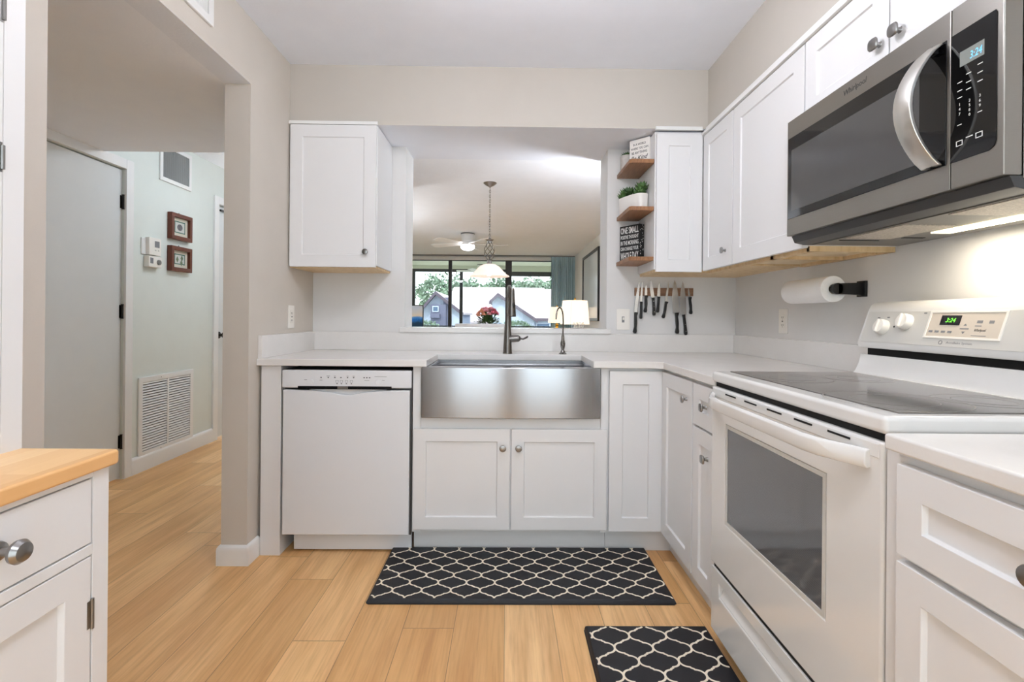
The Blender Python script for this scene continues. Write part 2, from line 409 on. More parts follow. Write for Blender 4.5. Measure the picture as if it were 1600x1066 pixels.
def text(s, parent, m, fr, u, d, z, h, w=None, align='CENTER', name='lettering', ex=.012, shear=0, label=None, bold=0):
    c = bpy.data.curves.new('t', 'FONT'); c.body = s; c.align_x = 'LEFT'; c.size = 1; c.extrude = 0; c.shear = shear; c.offset = bold
    c.resolution_u = 2
    o = bpy.data.objects.new('t', c); put(o)
    dg = bpy.context.evaluated_depsgraph_get(); dg.update()
    me = bpy.data.meshes.new_from_object(o.evaluated_get(dg))
    bpy.data.objects.remove(o); bpy.data.curves.remove(c)
    bb = bmesh.new(); bb.from_mesh(me); bpy.data.meshes.remove(me)
    if not bb.verts: bb.free(); return None
    x0 = min(v_.co.x for v_ in bb.verts); x1 = max(v_.co.x for v_ in bb.verts); y0 = min(v_.co.y for v_ in bb.verts); y1 = max(v_.co.y for v_ in bb.verts)
    ky = h / (y1 - y0); kx = (w / (x1 - x0)) if w else ky
    sh = {'CENTER': -(x1 - x0) / 2, 'LEFT': 0, 'RIGHT': -(x1 - x0)}[align]
    fs = list(bb.faces); r = bmesh.ops.extrude_face_region(bb, geom=fs)
    top = {g for g in r['geom'] if isinstance(g, bmesh.types.BMVert)}
    for v_ in bb.verts:
        v_.co = fr(u + (v_.co.x - x0 + sh) * kx, d + (ex if v_ in top else 0), z + (v_.co.y - y0) * ky)
    mb = MB(); mb.b.free(); mb.b = bb
    return build(name, mb, m, parent, label=label)
def each(name, m, parent, fr, boxes):
    for bx_ in boxes: build(name, MB(fr).box(*bx_), m, parent)
def knob(parent, fr, u, d, z, r=.62, m='nickel', squ=0, depth=1.0, name='knob'):
    mb = MB(fr)
    # lathe wants local axes: build in frame space, axis = d
    mb.lathe([(.3 * r / .62, 0), (.24, .12), (.2, depth * .5), (.34, depth * .62), (r * .93, depth * .7), (r, depth * .82), (r * .9, depth * .95), (r * .5, depth), (0, depth * 1.01)], (u, d, z), (0, 1, 0), seg=20, squ=squ)
    return build(name, mb, m, parent)

# =================================================================== SETTING
XL, XR, YB = -45.37, 53.93, 115.94
XS, YS, ZS, ZC = 41.7, 102.9, 83.6, 96.0
def two_tone(o, idx, test):
    for p in o.data.polygons:
        if test(p): p.material_index = idx
build('floor', MB().box(-112, 66, -64, 428, -3, 0), 'floor', kind='structure')
build('ceiling', MB().box(XL, XR + 4, -64, YB, ZC, ZC + 4), 'ceil', kind='structure')
build('ceiling.001', MB().prism([(-112, 124.6), (-112, 428), (66, 428), (66, YB), (XL, YB), (XL, 124.6)], 2, ZC, ZC + 4), 'pop', kind='structure')
# dropped ceiling over the hall
build('ceiling.002', MB().box(-105, -49.9, 10, 124.6, 84.55, 100), 'ceil_hall', kind='structure')
# left wall with its wide opening
o = build('wall_left', MB().prism([(-64, 0), (49, 0), (49, 84.55), (87.3, 84.55), (87.3, 0), (YB + .5, 0), (YB + .5, ZC + 2), (-64, ZC + 2)], 0, -49.9, XL), ['wall', 'ceil'], kind='structure')
two_tone(o, 1, lambda p: p.normal.z < -.7 and p.center.z > 1)
# wall between hall and dining room beyond the kitchen
build('wall_partition', MB().box(-49.9, XL, YB, 205, 0, ZC), 'wall_white', kind='structure')
# back wall with the pass-through
o = build('wall_back', MB(Fr((0, YB, 0))).holed(XL, XR + 4, 0, ZC, (-23.9, 23.4, 40.2, ZS), 0, -8.7), ['wall_grey', 'ceil', 'wall_white'], kind='structure')
two_tone(o, 1, lambda p: p.normal.z < -.7 and p.center.z > 1)
two_tone(o, 2, lambda p: abs(p.normal.x) > .7 and p.center.z > 1 and abs(p.center.x) < 1)
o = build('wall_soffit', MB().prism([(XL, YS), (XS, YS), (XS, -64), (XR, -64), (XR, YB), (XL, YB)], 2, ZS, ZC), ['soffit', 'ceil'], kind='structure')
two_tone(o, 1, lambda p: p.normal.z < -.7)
build('wall_right', MB().box(XR, XR + 4, -64, YB + 8.7, 0, ZC), 'wall_grey', kind='structure')
build('wall_living_right', MB().box(57.4, 62, YB + 8.7, 428, 0, ZC), 'wall_white', kind='structure')
# hall wall with two door openings
HX = -101.75
o = build('wall_hall', MB().prism([(10, 0), (99.5, 0), (99.5, 82.3), (132.0, 82.3), (132.0, 0), (174.2, 0), (174.2, 82.6), (206, 82.6), (206, 0), (428, 0), (428, ZC), (10, ZC)], 0, HX - 4.5, HX), 'wall_hall', kind='structure')
build('wall_hall_end', MB().box(HX - 4.5, -49.9, 6, 10, 0, ZC), 'wall_hall', kind='structure')
# the wall behind the camera, with a two-pane window
build('wall_rear', MB(Fr((0, -60, 0))).holed(-50, XR, 0, ZC, (-40, 44, 4, 86), 0, 4), 'wall', kind='structure')
w = thing('window_2', 'two-pane window in the wall behind the camera', 'window', (4, -62, 4), kind='structure')
fb = MB(Fr((0, -62, 0)))
fb.holed(-40, 44, 4, 86, (-37.5, 41.5, 6.5, 83.5), -1, 1).box(-4, 8, -1, 1, 6.5, 83.5)
build('window_frame', fb, 'trim', w)
build('glass', MB().box(-37.5, -4, -62.1, -61.9, 6.5, 83.5).box(8, 41.5, -62.1, -61.9, 6.5, 83.5), 'glass', w)
# baseboards: profile with rounded top
def bb_prof(t=.55, h=3.5): return [(0, 0), (t, 0), (t, h - .9), (t * .85, h - .4), (t * .45, h - .05), (0, h)]
def baseboard(name, fr, u0, u1, h=3.5, t=.55):
    mb = MB(fr); mb.prism([(a, b) for a, b in bb_prof(t, h)], 0, u0, u1)
    return build(name, mb, 'trim', kind='structure')
mb = MB()
outl = [(-49.9, 100), (-49.9, 87.3), (XL, 87.3), (XL, 91.0)]
def off(t): return [(-49.9 - t, 100), (-49.9 - t, 87.3 - t), (XL + t, 87.3 - t), (XL + t, 91.0)]
rings = [[mb.v((x, y, z)) for x, y in off(t)] for t, z in ((.0, 0), (.55, 0), (.55, 2.6), (.48, 3.1), (.3, 3.4), (0, 3.5))]
for A, B in zip(rings, rings[1:]):
    for i in range(3): mb.face([A[i], A[i + 1], B[i + 1], B[i]])
for k in (0, 3): mb.face([r_[k] for r_ in rings])
build('baseboard_left', mb, 'trim', kind='structure', smooth=60)
baseboard('baseboard_hall', LEFT(HX), 134.5, 171.8, h=4.6, t=.7)
baseboard('baseboard_right', RIGHT(57.4), -420, -126, h=4)
baseboard('baseboard_partition', LEFT(XL), 125, 205, h=4)
# sill of the pass-through
build('trim_1', MB().box(-24.9, 24.3, YB - 1.3, YB + 9.4, 40.2, 41.3), 'quartz', kind='structure', bevel=.12)
# moulding over the right cabinets
build('trim_2', MB().prism([(40.3, 82.15), (XS, 82.15), (XS, 84.1), (41.35, 84.1), (41.0, 83.0), (40.3, 82.7)], 1, 18, 103.6), 'trim', kind='structure', bevel=.06)
build('trim_3', MB().prism([(102.2, 83.45), (YS, 83.45), (YS, 84.3), (102.2, 84.1)], 0, -45.3, -27.1).prism([(102.2, 83.2), (YS, 83.2), (YS, 84.1), (102.5, 84.0)], 0, 30.7, 40.4), 'trim', kind='structure')

# =================================================================== HALL
def hall_door(n, y0, y1, top, hinges, knob_y, label, cas_l=True):
    d = thing('door_%d' % n, label, 'door', (HX, (y0 + y1) / 2, 0), kind='structure')
    build('door_slab', MB().box(HX - 2.2, HX - .55, y0, y1, .4, top - .25), 'doorpaint', d, bevel=.08)
    mb = MB(LEFT(HX))
    mb.box(y0 - 2.6, y0, -.0, .7, 0, top + 2.6).box(y1, y1 + 2.6, 0, .7, 0, top + 2.6).box(y0, y1, 0, .7, top, top + 2.6)
    build('door_casing', mb, 'trim', d, bevel=.12)
    build('door_stop', MB().box(HX - 4, HX - 2.3, y0, y0 + .5, 0, top).box(HX - 4, HX - 2.3, y1 - .5, y1, 0, top).box(HX - 4, HX - 2.3, y0, y1, top - .5, top), 'soft_black', d)
    for z in hinges:
        hb = MB().lathe([(.28, 0), (.28, 3.6)], (HX - .1, y1 - .2, z - 1.8), seg=10).lathe([(.34, 0), (.34, .2)], (HX - .1, y1 - .2, z - 1.9), seg=10).lathe([(.34, 0), (.34, .2)], (HX - .1, y1 - .2, z + 1.75), seg=10)
        hb.box(HX - .56, HX - .4, y1 - .7, y1 - .2, z - 1.7, z + 1.7)
        build('door_hinge', hb, 'hinge', d)
    if knob_y:
        build('door_knob', MB(LEFT(HX)).lathe([(1.2, -.55), (1.2, -.35), (.45, -.3), (.4, .6), (.9, .9), (1.1, 1.5), (.9, 2.1), (0, 2.3)], (knob_y, 0, 36.6), (0, 1, 0)), 'hinge', d)
    return d
hall_door(1, 99.5, 132.0, 82.3, (73.5, 44.5, 10), None, 'flat grey door with dark hinges in the hall')
hall_door(2, 174.2, 206, 82.6, (73, 10), 176.4, 'far white hall door with a dark knob')
build('closer_plate', MB(LEFT(HX)).box(176.2, 181.5, -.5, .1, 80.6, 81.2), 'hinge', bpy.data.objects['door_2'])
def grille(name, fr, u0, u1, z0, z1, fw, nslat, label, cat, vertical=False, mid=False, slatmat='trim', back='lime', div=1.0):
    t = thing(name, label, cat, fr((u0 + u1) / 2, 0, z0))
    build('frame', MB(fr).holed(u0, u1, z0, z1, (u0 + fw, u1 - fw, z0 + fw, z1 - fw), .02, .45), 'trim', t, bevel=.1)
    build('backing', MB(fr).box(u0 + fw, u1 - fw, .02, .06, z0 + fw, z1 - fw), back, t)
    a0, a1 = u0 + fw, u1 - fw; b0, b1 = z0 + fw, z1 - fw
    cols = [(a0, (a0 + a1) / 2 - .3), ((a0 + a1) / 2 + .3, a1)] if mid else [(a0, a1)]
    if mid: build('divider', MB(fr).box((a0 + a1) / 2 - .35, (a0 + a1) / 2 + .35, .05, .42, b0, b1), 'trim', t)
    for c0, c1 in cols:
        mb = MB(fr)
        for k in range(nslat):
            if vertical:
                p = c0 + (k + .5) * (c1 - c0) / nslat; w_ = (c1 - c0) / nslat * .3
                mb.prism([(p - w_, .08), (p - w_ + .08, .08), (p + w_ * .4, .4), (p + w_ * .4 - .08, .4)], 2, b0, b1)
            else:
                p = b0 + (k + .5) * (b1 - b0) / nslat; w_ = (b1 - b0) / nslat * .3
                mb.prism([(.08, p + w_), (.08, p + w_ + .1), (.4, p - w_ * .7 + .1), (.4, p - w_ * .7)], 0, c0, c1)
        build('louvres', mb, slatmat, t)
    for zz in (z0 + fw / 2, z1 - fw / 2):
        if not vertical: build('screw', MB(fr).lathe([(.16, .45), (.12, .5), (0, .51)], ((u0 + u1) / 2 - 3, 0, zz), (0, 1, 0), seg=8), 'nickel', t)
    return t
grille('return_air_grille', LEFT(HX), 137.3, 161.0, 3.9, 26.2, 1.5, 26, 'large white louvred return air grille low on the hall wall', 'vent', mid=True, back='grey_dark')
grille('air_vent', LEFT(HX), 145.0, 159.3, 83.2, 94.5, 1.2, 14, 'grey vertically slatted vent high on the hall wall', 'vent', vertical=True, slatmat='ventgrey', back='grey_dark')
grille('air_vent', LEFT(XL), 58.0, 75.6, 87.6, 95.2, 1.3, 22, 'white air register above the hallway opening near the ceiling', 'vent', vertical=True, slatmat='trim', back='soft_black')
# thermostat and small dial control
t = thing('thermostat', 'white thermostat with small grey screen on the hall wall', 'thermostat', (HX, 141.5, 61))
build('wall_plate', MB(LEFT(HX)).box(138.0, 140.2, .02, .35, 60.6, 65.2), 'trim', t, bevel=.1)
build('body', MB(LEFT(HX)).box(139.6, 144.4, .02, 1.3, 60.6, 65.6), 'ivory', t, bevel=.2)
build('screen', MB(LEFT(HX)).box(141.7, 143.6, 1.3, 1.34, 62.9, 64.7), 'lgrey', t)
build('button', MB(LEFT(HX)).box(141.8, 142.3, 1.3, 1.4, 61.9, 62.2).box(143.0, 143.5, 1.3, 1.4, 61.9, 62.2), 'applgrey', t)
t = thing('dial_control', 'white control box with a round dial just below the thermostat', 'thermostat', (HX, 141.5, 57.3))
build('body', MB(LEFT(HX)).box(139.2, 144.4, .02, 1.5, 57.2, 60.3), 'ivory', t, bevel=.15)
build('dial', MB(LEFT(HX)).lathe([(.75, 1.5), (.7, 1.9), (.2, 1.95), (0, 1.95)], (143.0, 0, 58.7), (0, 1, 0)), 'nickel', t)
build('vent_slots', MB(LEFT(HX)).box(139.7, 140.9, 1.5, 1.53, 58.2, 59.8), 'lgrey', t)
def small_frame(z0, z1, label, kind_):
    t = thing('framed_picture', label, 'picture', (HX, 153.4, z0), group='small shell prints on the hall wall')
    f = LEFT(HX); u0, u1 = 148.6, 158.3
    build('frame', MB(f).holed(u0, u1, z0, z1, (u0 + 1.2, u1 - 1.2, z0 + 1.2, z1 - 1.2), .02, 1.5), 'brownframe', t, bevel=.15)
    build('mat_board', MB(f).box(u0 + 1.2, u1 - 1.2, .3, .6, z0 + 1.2, z1 - 1.2), 'matboard', t)
    build('mat_line', MB(f).holed(u0 + 2.4, u1 - 2.4, z0 + 2.2, z1 - 2.2, (u0 + 2.7, u1 - 2.7, z0 + 2.5, z1 - 2.5), .6, .64), 'greenline', t)
    pr = build('print', MB(f).box(u0 + 2.7, u1 - 2.7, .6, .62, z0 + 2.5, z1 - 2.5), 'printpaper', t)
    mb = MB(f); c = ((u0 + u1) / 2, (z0 + z1) / 2)
    if kind_ == 0:
        for k in range(5): mb.lathe([(0, .64), (1.25 - .22 * k, .62 + .012 * k), (1.2 - .22 * k, .66 + .012 * k), (0, .67 + .012 * k)], (c[0] - .05 * k, 0, c[1]), (0, 1, 0), seg=16, sx=.8)
        build('shell_drawing', mb, 'shellgrey', pr)
    else:
        for dx, dz in ((-1.1, -.1), (1.0, .4), (.8, -1.0)):
            mb.prism([(c[0] + dx - .6, c[1] + dz), (c[0] + dx, c[1] + dz - 1), (c[0] + dx + .6, c[1] + dz), (c[0] + dx, c[1] + dz + 1)], 1, .63, .66)
        build('leaf_drawing', mb, 'leafprint', pr)
    build('hanging_loop', MB(f).tube([((u0 + u1) / 2 - .5, .3, z1), ((u0 + u1) / 2, .3, z1 + .45), ((u0 + u1) / 2 + .5, .3, z1)], .08, 6), 'hinge', t)
    return t
small_frame(66.6, 74.6, 'upper brown-framed print, of a grey shell, on the hall wall', 0)
small_frame(57.0, 64.6, 'lower brown-framed print, of green leaves, on the hall wall', 1)

# =================================================================== BASE CABINETS (back run)
YD = YB - 24.6       # face-frame plane of the base cabinets
XD = 29.4            # face-frame plane of the right base cabinets
t = thing('cabinet_filler', 'tall white filler panel between the wall and the dishwasher', 'cabinet panel', (-42.9, YD, 0))
build('panel', MB().box(-44.75, -41.15, YD - .7, YB - 1, 0, 34.7), 'cab', t, bevel=.06)
# dishwasher
f = BACK(YD)
t = thing('dishwasher', 'white built-in dishwasher with a top control panel, left of the sink', 'dishwasher', (-29, YD, 0))
build('tub', MB().box(-40.8, -17.4, YD + .2, YB - 2, 4.2, 34.0), 'grey_dark', t)
build('door', MB(f).prism([(-40.7, 3.9), (-17.6, 3.9), (-17.6, 30.4), (-22.5, 30.35), (-26.5, 29.9), (-28.3, 29.55), (-29.9, 29.55), (-31.5, 29.9), (-35.5, 30.35), (-40.7, 30.4)], 1, 0, 1.0), 'dw', t, bevel=.2)
build('handle_pocket', MB(f).prism([(-36, 30.2), (-32, 29.7), (-30, 29.3), (-28, 29.3), (-26, 29.7), (-22, 30.2), (-22, 30.5), (-36, 30.5)], 1, 0, .55), 'dw', t)
build('control_panel', MB(f).box(-40.8, -17.3, 0, 1.15, 30.75, 34.0), 'dw', t, bevel=.22)
build('handle_slot', MB(f).box(-37.9, -20.9, .4, 1.17, 30.55, 31.1), 'btile', t)
build('latch', MB(f).box(-30.7, -28.8, 1.1, 1.25, 30.6, 31.05), 'nickel', t)
cp = bpy.data.objects['control_panel']
for u in (-35.5, -23.4):
    build('dial', MB(f).lathe([(.5, 1.15), (.46, 1.25), (0, 1.27)], (u, 0, 31.85), (0, 1, 0)), 'dw', t)
each('indicator_mark', 'bprint', cp, f, [(u - .12, u + .12, 1.15, 1.17, 32.6, 32.75) for u in (-33.7, -32.4, -31.2, -30.1, -28.9, -27.8, -25.9, -25.4, -24.9)] + [(u - .12, u + .12, 1.15, 1.17, 31.5, 31.62) for u in (-30.8, -30.0, -29.1, -28.2)])
for u in (-30.8, -30.0, -29.1, -28.2): build('printed_symbol', MB(f).holed(u - .25, u + .25, 31.8, 32.2, (u - .2, u + .2, 31.85, 32.15), 1.15, 1.165), 'lgrey', cp)
each('printed_symbol', 'lgrey', cp, f, [(u - w_ / 2, u + w_ / 2, 1.15, 1.165, z_, z_ + .07) for u, w_, z_ in ((-36.5, .5, 32.2), (-33.7, .5, 32.15), (-32.4, .6, 32.9), (-31.2, .3, 32.9), (-28.9, .35, 32.9), (-27.8, .4, 32.9), (-25.4, .9, 32.15), (-22.4, .45, 32.2), (-22.9, 2.2, 32.85))])
build('kick_plate', MB(f).box(-39.4, -17.5, -2.2, -1.2, .3, 3.6), 'dw', t, bevel=.1)
build('side_gasket', MB(f).box(-17.55, -17.25, -.5, .7, 3.9, 34), 'grey_dark', t)

def base_box(name, t, x0, x1, y0, y1, z0=4.5, z1=34.7, m='cab'): return build(name, MB().box(x0, x1, y0, y1, z0, z1), m, t, bevel=.04)
# sink base
t = thing('sink_cabinet', 'white two-door shaker base cabinet under the steel sink', 'cabinet', (.8, YD, 0))
base_box('body', t, -17.15, 18.8, YD, YB - 1, 4.3, 25.4)
build('side_stile', MB().box(-17.15, -15.7, YD - .3, YD + .4, 4.3, 34.7), 'cab', t); build('side_stile', MB().box(17.5, 18.8, YD - .3, YD + .4, 4.3, 34.7), 'cab', t)
for (a, b, ku) in ((-16.95, .75, -.55), (1.05, 18.6, 2.35)):
    d = build('door', MB(f).shaker(a, b, 4.9, 23.35, .02), 'cab', t, bevel=.05)
    knob(d, f, ku, .75, 20.0)
build('toe_kick', MB(f).box(-17.15, 18.8, -2.6, -1.9, 0, 4.3), 'cab', t)
# apron sink
t = thing('farmhouse_sink', 'stainless steel apron-front sink set in the white counter', 'sink', (.9, YD, 25.5))
mb = MB(); N = 24
fa = []
for k in range(N + 1):
    x = -15.45 + 32.7 * k / N; y = 89.9 - .42 * (1 - ((x - .9) / 16.35) ** 2); fa.append((x, y))
mb.prism(fa + [(17.25, 91.2), (-15.45, 91.2)], 2, 25.5, 34.74)
build('apron', mb, 'steel', t, bevel=.12)
mb = MB()
def ringbox(mb, x0, x1, y0, y1, z0, z1, t_, bottom=True):
    mb.box(x0, x1, y0, y0 + t_, z0, z1); mb.box(x0, x1, y1 - t_, y1, z0, z1); mb.box(x0, x0 + t_, y0 + t_, y1 - t_, z0, z1); mb.box(x1 - t_, x1, y0 + t_, y1 - t_, z0, z1)
    if bottom: mb.box(x0 + t_, x1 - t_, y0 + t_, y1 - t_, z0, z0 + .1)
ringbox(mb, -15.3, 17.1, 91.2, 106.3, 25.6, 34.7, .12)
build('basin', mb, 'steel_rail', t)
mb = MB().box(-15.2, 17.0, 91.2, 92.0, 34.2, 34.74).box(-15.2, 17, 105.0, 106.3, 33.6, 33.9).box(-15.2, 17, 105.7, 106.3, 33.9, 34.7).box(-15.2, -14.3, 92, 105, 34.2, 34.7).box(16.1, 17.0, 92, 105, 34.2, 34.7)
build('ledge', mb, 'steel_rail', t, bevel=.06)
build('strainer', MB().lathe([(1.7, 0), (1.7, .12), (1.2, .16), (.4, .05), (0, .05)], (.9, 99, 25.7)), 'chrome', t)
# countertop (L-shaped with the sink cut-out) and splashes
YC0, XC0 = 90.0, 28.35
t = thing('countertop', 'white quartz L-shaped countertop around the sink', 'countertop', (0, YC0, 34.75))
poly = [(XL, YC0), (-14.55, YC0), (-14.55, 105.0), (15.9, 105.0), (15.9, YC0), (XC0 - 1.2, YC0), (XC0, YC0 - 1.2), (XC0, 67.05), (XR, 67.05), (XR, YB), (XL, YB)]
build('slab', MB().prism(poly, 2, 34.75, 36.0), 'quartz', t, bevel=.12)
build('back_splash', MB().box(XL, XR - .75, YB - .75, YB, 36, 40.2), 'quartz', t, bevel=.05)
build('side_splash', MB().box(XL, XL + .75, 90.6, YB - .75, 36, 40.2), 'quartz', t, bevel=.05)
build('side_splash', MB().box(XR - .75, XR, 67.05, YB, 36, 40.2), 'quartz', t, bevel=.05)
# corner base cabinet with a folding pair of leaves
fr_ = RIGHT(XD)
t = thing('corner_base_cabinet', 'white corner base cabinet with narrow shaker leaves, right of the sink', 'cabinet', (30, YD, 0))
build('body', MB().prism([(18.85, YD), (XD, YD), (XD, 75.6), (XR - 1, 75.6), (XR - 1, YB - 1), (18.85, YB - 1)], 2, 4.3, 34.7), 'cab', t, bevel=.04)
build('door_leaf', MB(f).shaker(19.0, 28.75, 4.7, 34.2, .02, fr=2.45), 'cab', t, bevel=.05)
d = build('door_leaf', MB(fr_).shaker(-(YD - .9), -75.85, 4.7, 34.2, .02, fr=2.45), 'cab', t, bevel=.05)
knob(d, fr_, -78.0, .75, 31.2)
build('toe_kick', MB().prism([(18.85, YD + 1.9), (XD + 1.9, YD + 1.9), (XD + 1.9, 75.6), (XD + 2.6, 75.6), (XD + 2.6, YD + 2.6), (18.85, YD + 2.6)], 2, 0, 4.3), 'cab', t)
t = thing('narrow_base_cabinet', 'narrow white drawer-over-door cabinet left of the oven', 'cabinet', (40, 71, 0))
base_box('body', t, XD, XR - 1, 67.1, 75.55, 4.3)
d = build('drawer', MB(fr_).shaker(-75.35, -67.3, 28.0, 34.2, .02, fr=2.2), 'cab', t, bevel=.05); knob(d, fr_, -71.2, .45, 31.1, squ=3)
d = build('door', MB(fr_).shaker(-75.35, -67.3, 4.7, 27.65, .02, fr=2.3), 'cab', t, bevel=.05); knob(d, fr_, -69.8, .75, 24.0, squ=4)
build('toe_kick', MB().box(XD + 1.9, XD + 2.6, 67.1, 75.6, 0, 4.3), 'cab', t)
# near drawer unit right of the range and its counter
t = thing('drawer_cabinet', 'white three-drawer shaker base cabinet at the right, near the range', 'cabinet', (40, 26, 0))
X2 = 27.9; fr2 = RIGHT(X2)
base_box('body', t, X2, XR - 1, 6, 35.85, 4.3)
for z0, z1 in ((27.9, 34.1), (16.2, 27.4), (4.7, 15.8)):
    d = build('drawer', MB(fr2).shaker(-34.0, -15.6, z0, z1, .02, fr=2.1), 'cab', t, bevel=.05); knob(d, fr2, -24.8, .45, (z0 + z1) / 2)
build('toe_kick', MB().box(X2 + 1.9, X2 + 2.6, 6, 35.8, 0, 4.3), 'cab', t)
t = thing('countertop', 'short white quartz counter right of the range, over the drawers', 'countertop', (40, 20, 34.75))
build('slab', MB().box(26.9, XR, 6, 34.9, 34.85, 36.0), 'quartz', t, bevel=.2)
build('side_splash', MB().box(XR - .75, XR, 6, 34.9, 36, 40.2), 'quartz', t)

# =================================================================== RANGE
RX = 28.5; y0, y1 = 36.15, 66.9
t = thing('electric_range', 'white electric range with smooth glass cooktop and oven window', 'oven', (40, 51.5, 0))
build('body', MB().box(RX + .7, 51.5, y0 + .4, y1 - .4, 2.0, 35.0), 'appl', t, bevel=.05)
fR = RIGHT(RX + .7)
build('leg_skirt', MB().box(RX + 2.2, 50, y0 + 1, y1 - 1, 0, 2.0), 'soft_black', t)
# cooktop frame
mb = MB(); mb.box(RX - .55, 49, y0, y1, 35.5, 36.9)
build('cooktop_frame', mb, 'appl', t, bevel=.4, seg=4)
g = build('glass_cooktop', MB().box(RX + 1.4, 46.2, y0 + 1.2, y1 - 1.2, 36.8, 37.0), 'cooktop', t, bevel=.05)
for cx, cy, r in ((34, 58.5, 4.2), (34, 43, 5.2), (42, 58.5, 3.4), (42, 43, 3.6)):
    build('burner_ring', MB().lathe([(r, 37.005), (r + .12, 37.015), (r + .12, 37.0)], (cx, cy, 0), seg=40, cap=False).lathe([(r * .6, 37.005), (r * .6 + .08, 37.015), (r * .6 + .08, 37.0)], (cx, cy, 0), seg=40, cap=False), 'ringgrey', g)
build('vent_gap', MB(fR).box(-y1 + .3, -y0 - .3, .0, .75, 34.9, 35.55), 'soft_black', t)
# oven door: slab with window opening
wy0, wy1, wz0, wz1 = 42.9, 62.6, 17.9, 30.5
d = build('oven_door', MB(fR).holed(-y1 + .1, -y0 - .15, 11.25, 34.9, (-wy1, -wy0, wz0, wz1), .02, 1.25), 'appl', t, bevel=.25, seg=3)
build('window_surround', MB(fR).holed(-wy1 - .02, -wy0 + .02, wz0 - .02, wz1 + .02, (-wy1 + .4, -wy0 - .4, wz0 + .4, wz1 - .4), .9, 1.22), 'applgrey', d)
build('oven_window', MB(fR).box(-wy1 + .3, -wy0 - .3, .85, 1.12, wz0 + .3, wz1 - .3), 'oven_glass', d)
mb = MB(fR)
mb.box(-y1 + .35, -y0 - .5, .9, 1.32, 33.6, 34.75)
build('door_top_rail', mb, 'appl', d, bevel=.12)
each('vent_slot', 'soft_black', d, fR, [(-62.5 + k * 5.0, -59.7 + k * 5.0, 1.32, 1.36, 34.3, 34.48) for k in range(5)])
# handle: broad bowed bar
mb = MB(fR); n = 16; L = []
for k in range(n + 1):
    s_ = k / n; u = -y1 + .3 + s_ * (y1 - y0 - 1.7); bow = 1.9 * min(1, math.sin(math.pi * min(s_, 1)) * 2.2) if 0 < s_ < 1 else 0
    L.append((u, 1.35 + bow))
V = []
for u, dd in L:
    V.append([mb.v((u, dd - .5, 32.75)), mb.v((u, dd + .15, 32.6)), mb.v((u, dd + .35, 32.9)), mb.v((u, dd + .3, 33.9)), mb.v((u, dd + .05, 34.15)), mb.v((u, dd - .5, 34.0))])
for A, B in zip(V, V[1:]):
    for i in range(6): mb.face([A[i], A[(i + 1) % 6], B[(i + 1) % 6], B[i]])
mb.face(V[0]); mb.face(V[-1])
build('handle', mb, 'appl', d, bevel=.1, smooth=60)
# storage drawer with a pressed grip
mb = MB(fR)
mb.holed(-y1 + .2, -y0 - .3, 2.2, 10.75, (-y1 + 2.6, -y0 - 2.6, 7.5, 9.3), .02, 1.2)
mb.prism([(.02, 7.4), (1.1, 7.45), (.3, 9.3), (.02, 9.4)], 0, -y1 + 2.6, -y0 - 2.6)
build('storage_drawer', mb, 'appl', t, bevel=.15)
build('drawer_gap', MB(fR).box(-y1 + .6, -y0 - .6, 0, .95, 10.6, 11.3), 'soft_black', t)
# backguard
BGX = 48.0
mb = MB(); mb.prism([(47.0, 36.7), (47.5, 37.2), (48.0, 38.2), (48.2, 39.4), (53.0, 39.4), (53.0, 36.7)], 1, y0, y1)
build('riser', mb, 'appl', t, bevel=.12)
build('riser_gap', MB().box(48.9, 52.8, y0 + .5, y1 - .5, 39.35, 40.35), 'soft_black', t)
mb = MB(); mb.prism([(47.9, 40.3), (47.75, 40.9), (49.25, 45.35), (49.6, 46.0), (50.4, 46.45), (53.2, 46.5), (53.2, 40.3)], 1, y0, y1)
bgd = build('backguard', mb, 'appl', t, bevel=.2, seg=3)
sl_ = Vector((1.5, 0, 4.45)).normalized(); nn = Vector((-sl_.z, 0, sl_.x))
FB = Fr(Vector((47.75, 0, 40.9)) , (0, -1, 0), tuple(nn), tuple(sl_))
build('control_fascia', MB(FB).box(-y1 + .5, -y0 - .5, .0, .06, .25, 4.45), 'applgrey', t, bevel=.04)
for u, zz in ((-63.0, 2.25), (-59.6, 3.0), (-42.5, 3.0), (-39.0, 2.25)):
    k_ = build('burner_knob', MB(FB).lathe([(1.0, .05), (.98, .5), (.85, .85), (.3, .9), (0, .9)], (u, 0, zz), (0, 1, 0), seg=28), 'ivory', t)
    build('grip', MB(FB).box(u - .16, u + .16, .85, 1.15, zz - .85, zz + .85), 'ivory', k_, bevel=.1)
mb = MB(FB).lathe([(.12, .05), (.12, .1), (0, .1)], (-61.3, 0, 2.4), (0, 1, 0), seg=10)
build('indicator_lamp', mb, 'bprint', t)
each('printed_mark', 'lgrey', bgd, FB, [(u - .2, u + .2, .06, .08, zz, zz + .14) for u, zz in ((-64.3, 3.5), (-62.7, 3.55), (-60.8, 4.0), (-57.3, 4.1))])
build('display_bezel', MB(FB).holed(-56.6, -47.6, 1.15, 4.4, (-56.3, -47.9, 1.4, 4.15), .0, .14), 'ivory', t, bevel=.05)
cpn = build('touch_panel', MB(FB).box(-56.3, -47.9, .05, .09, 1.4, 4.15), 'beigepanel', t)
build('clock_display', MB(FB).box(-54.9, -52.5, .09, .14, 2.75, 3.85), 'glassblack', cpn)
text('3:24', cpn, 'green_led', FB, -53.65, .14, 3.05, .5, 1.15, name='clock_digits', shear=.2)
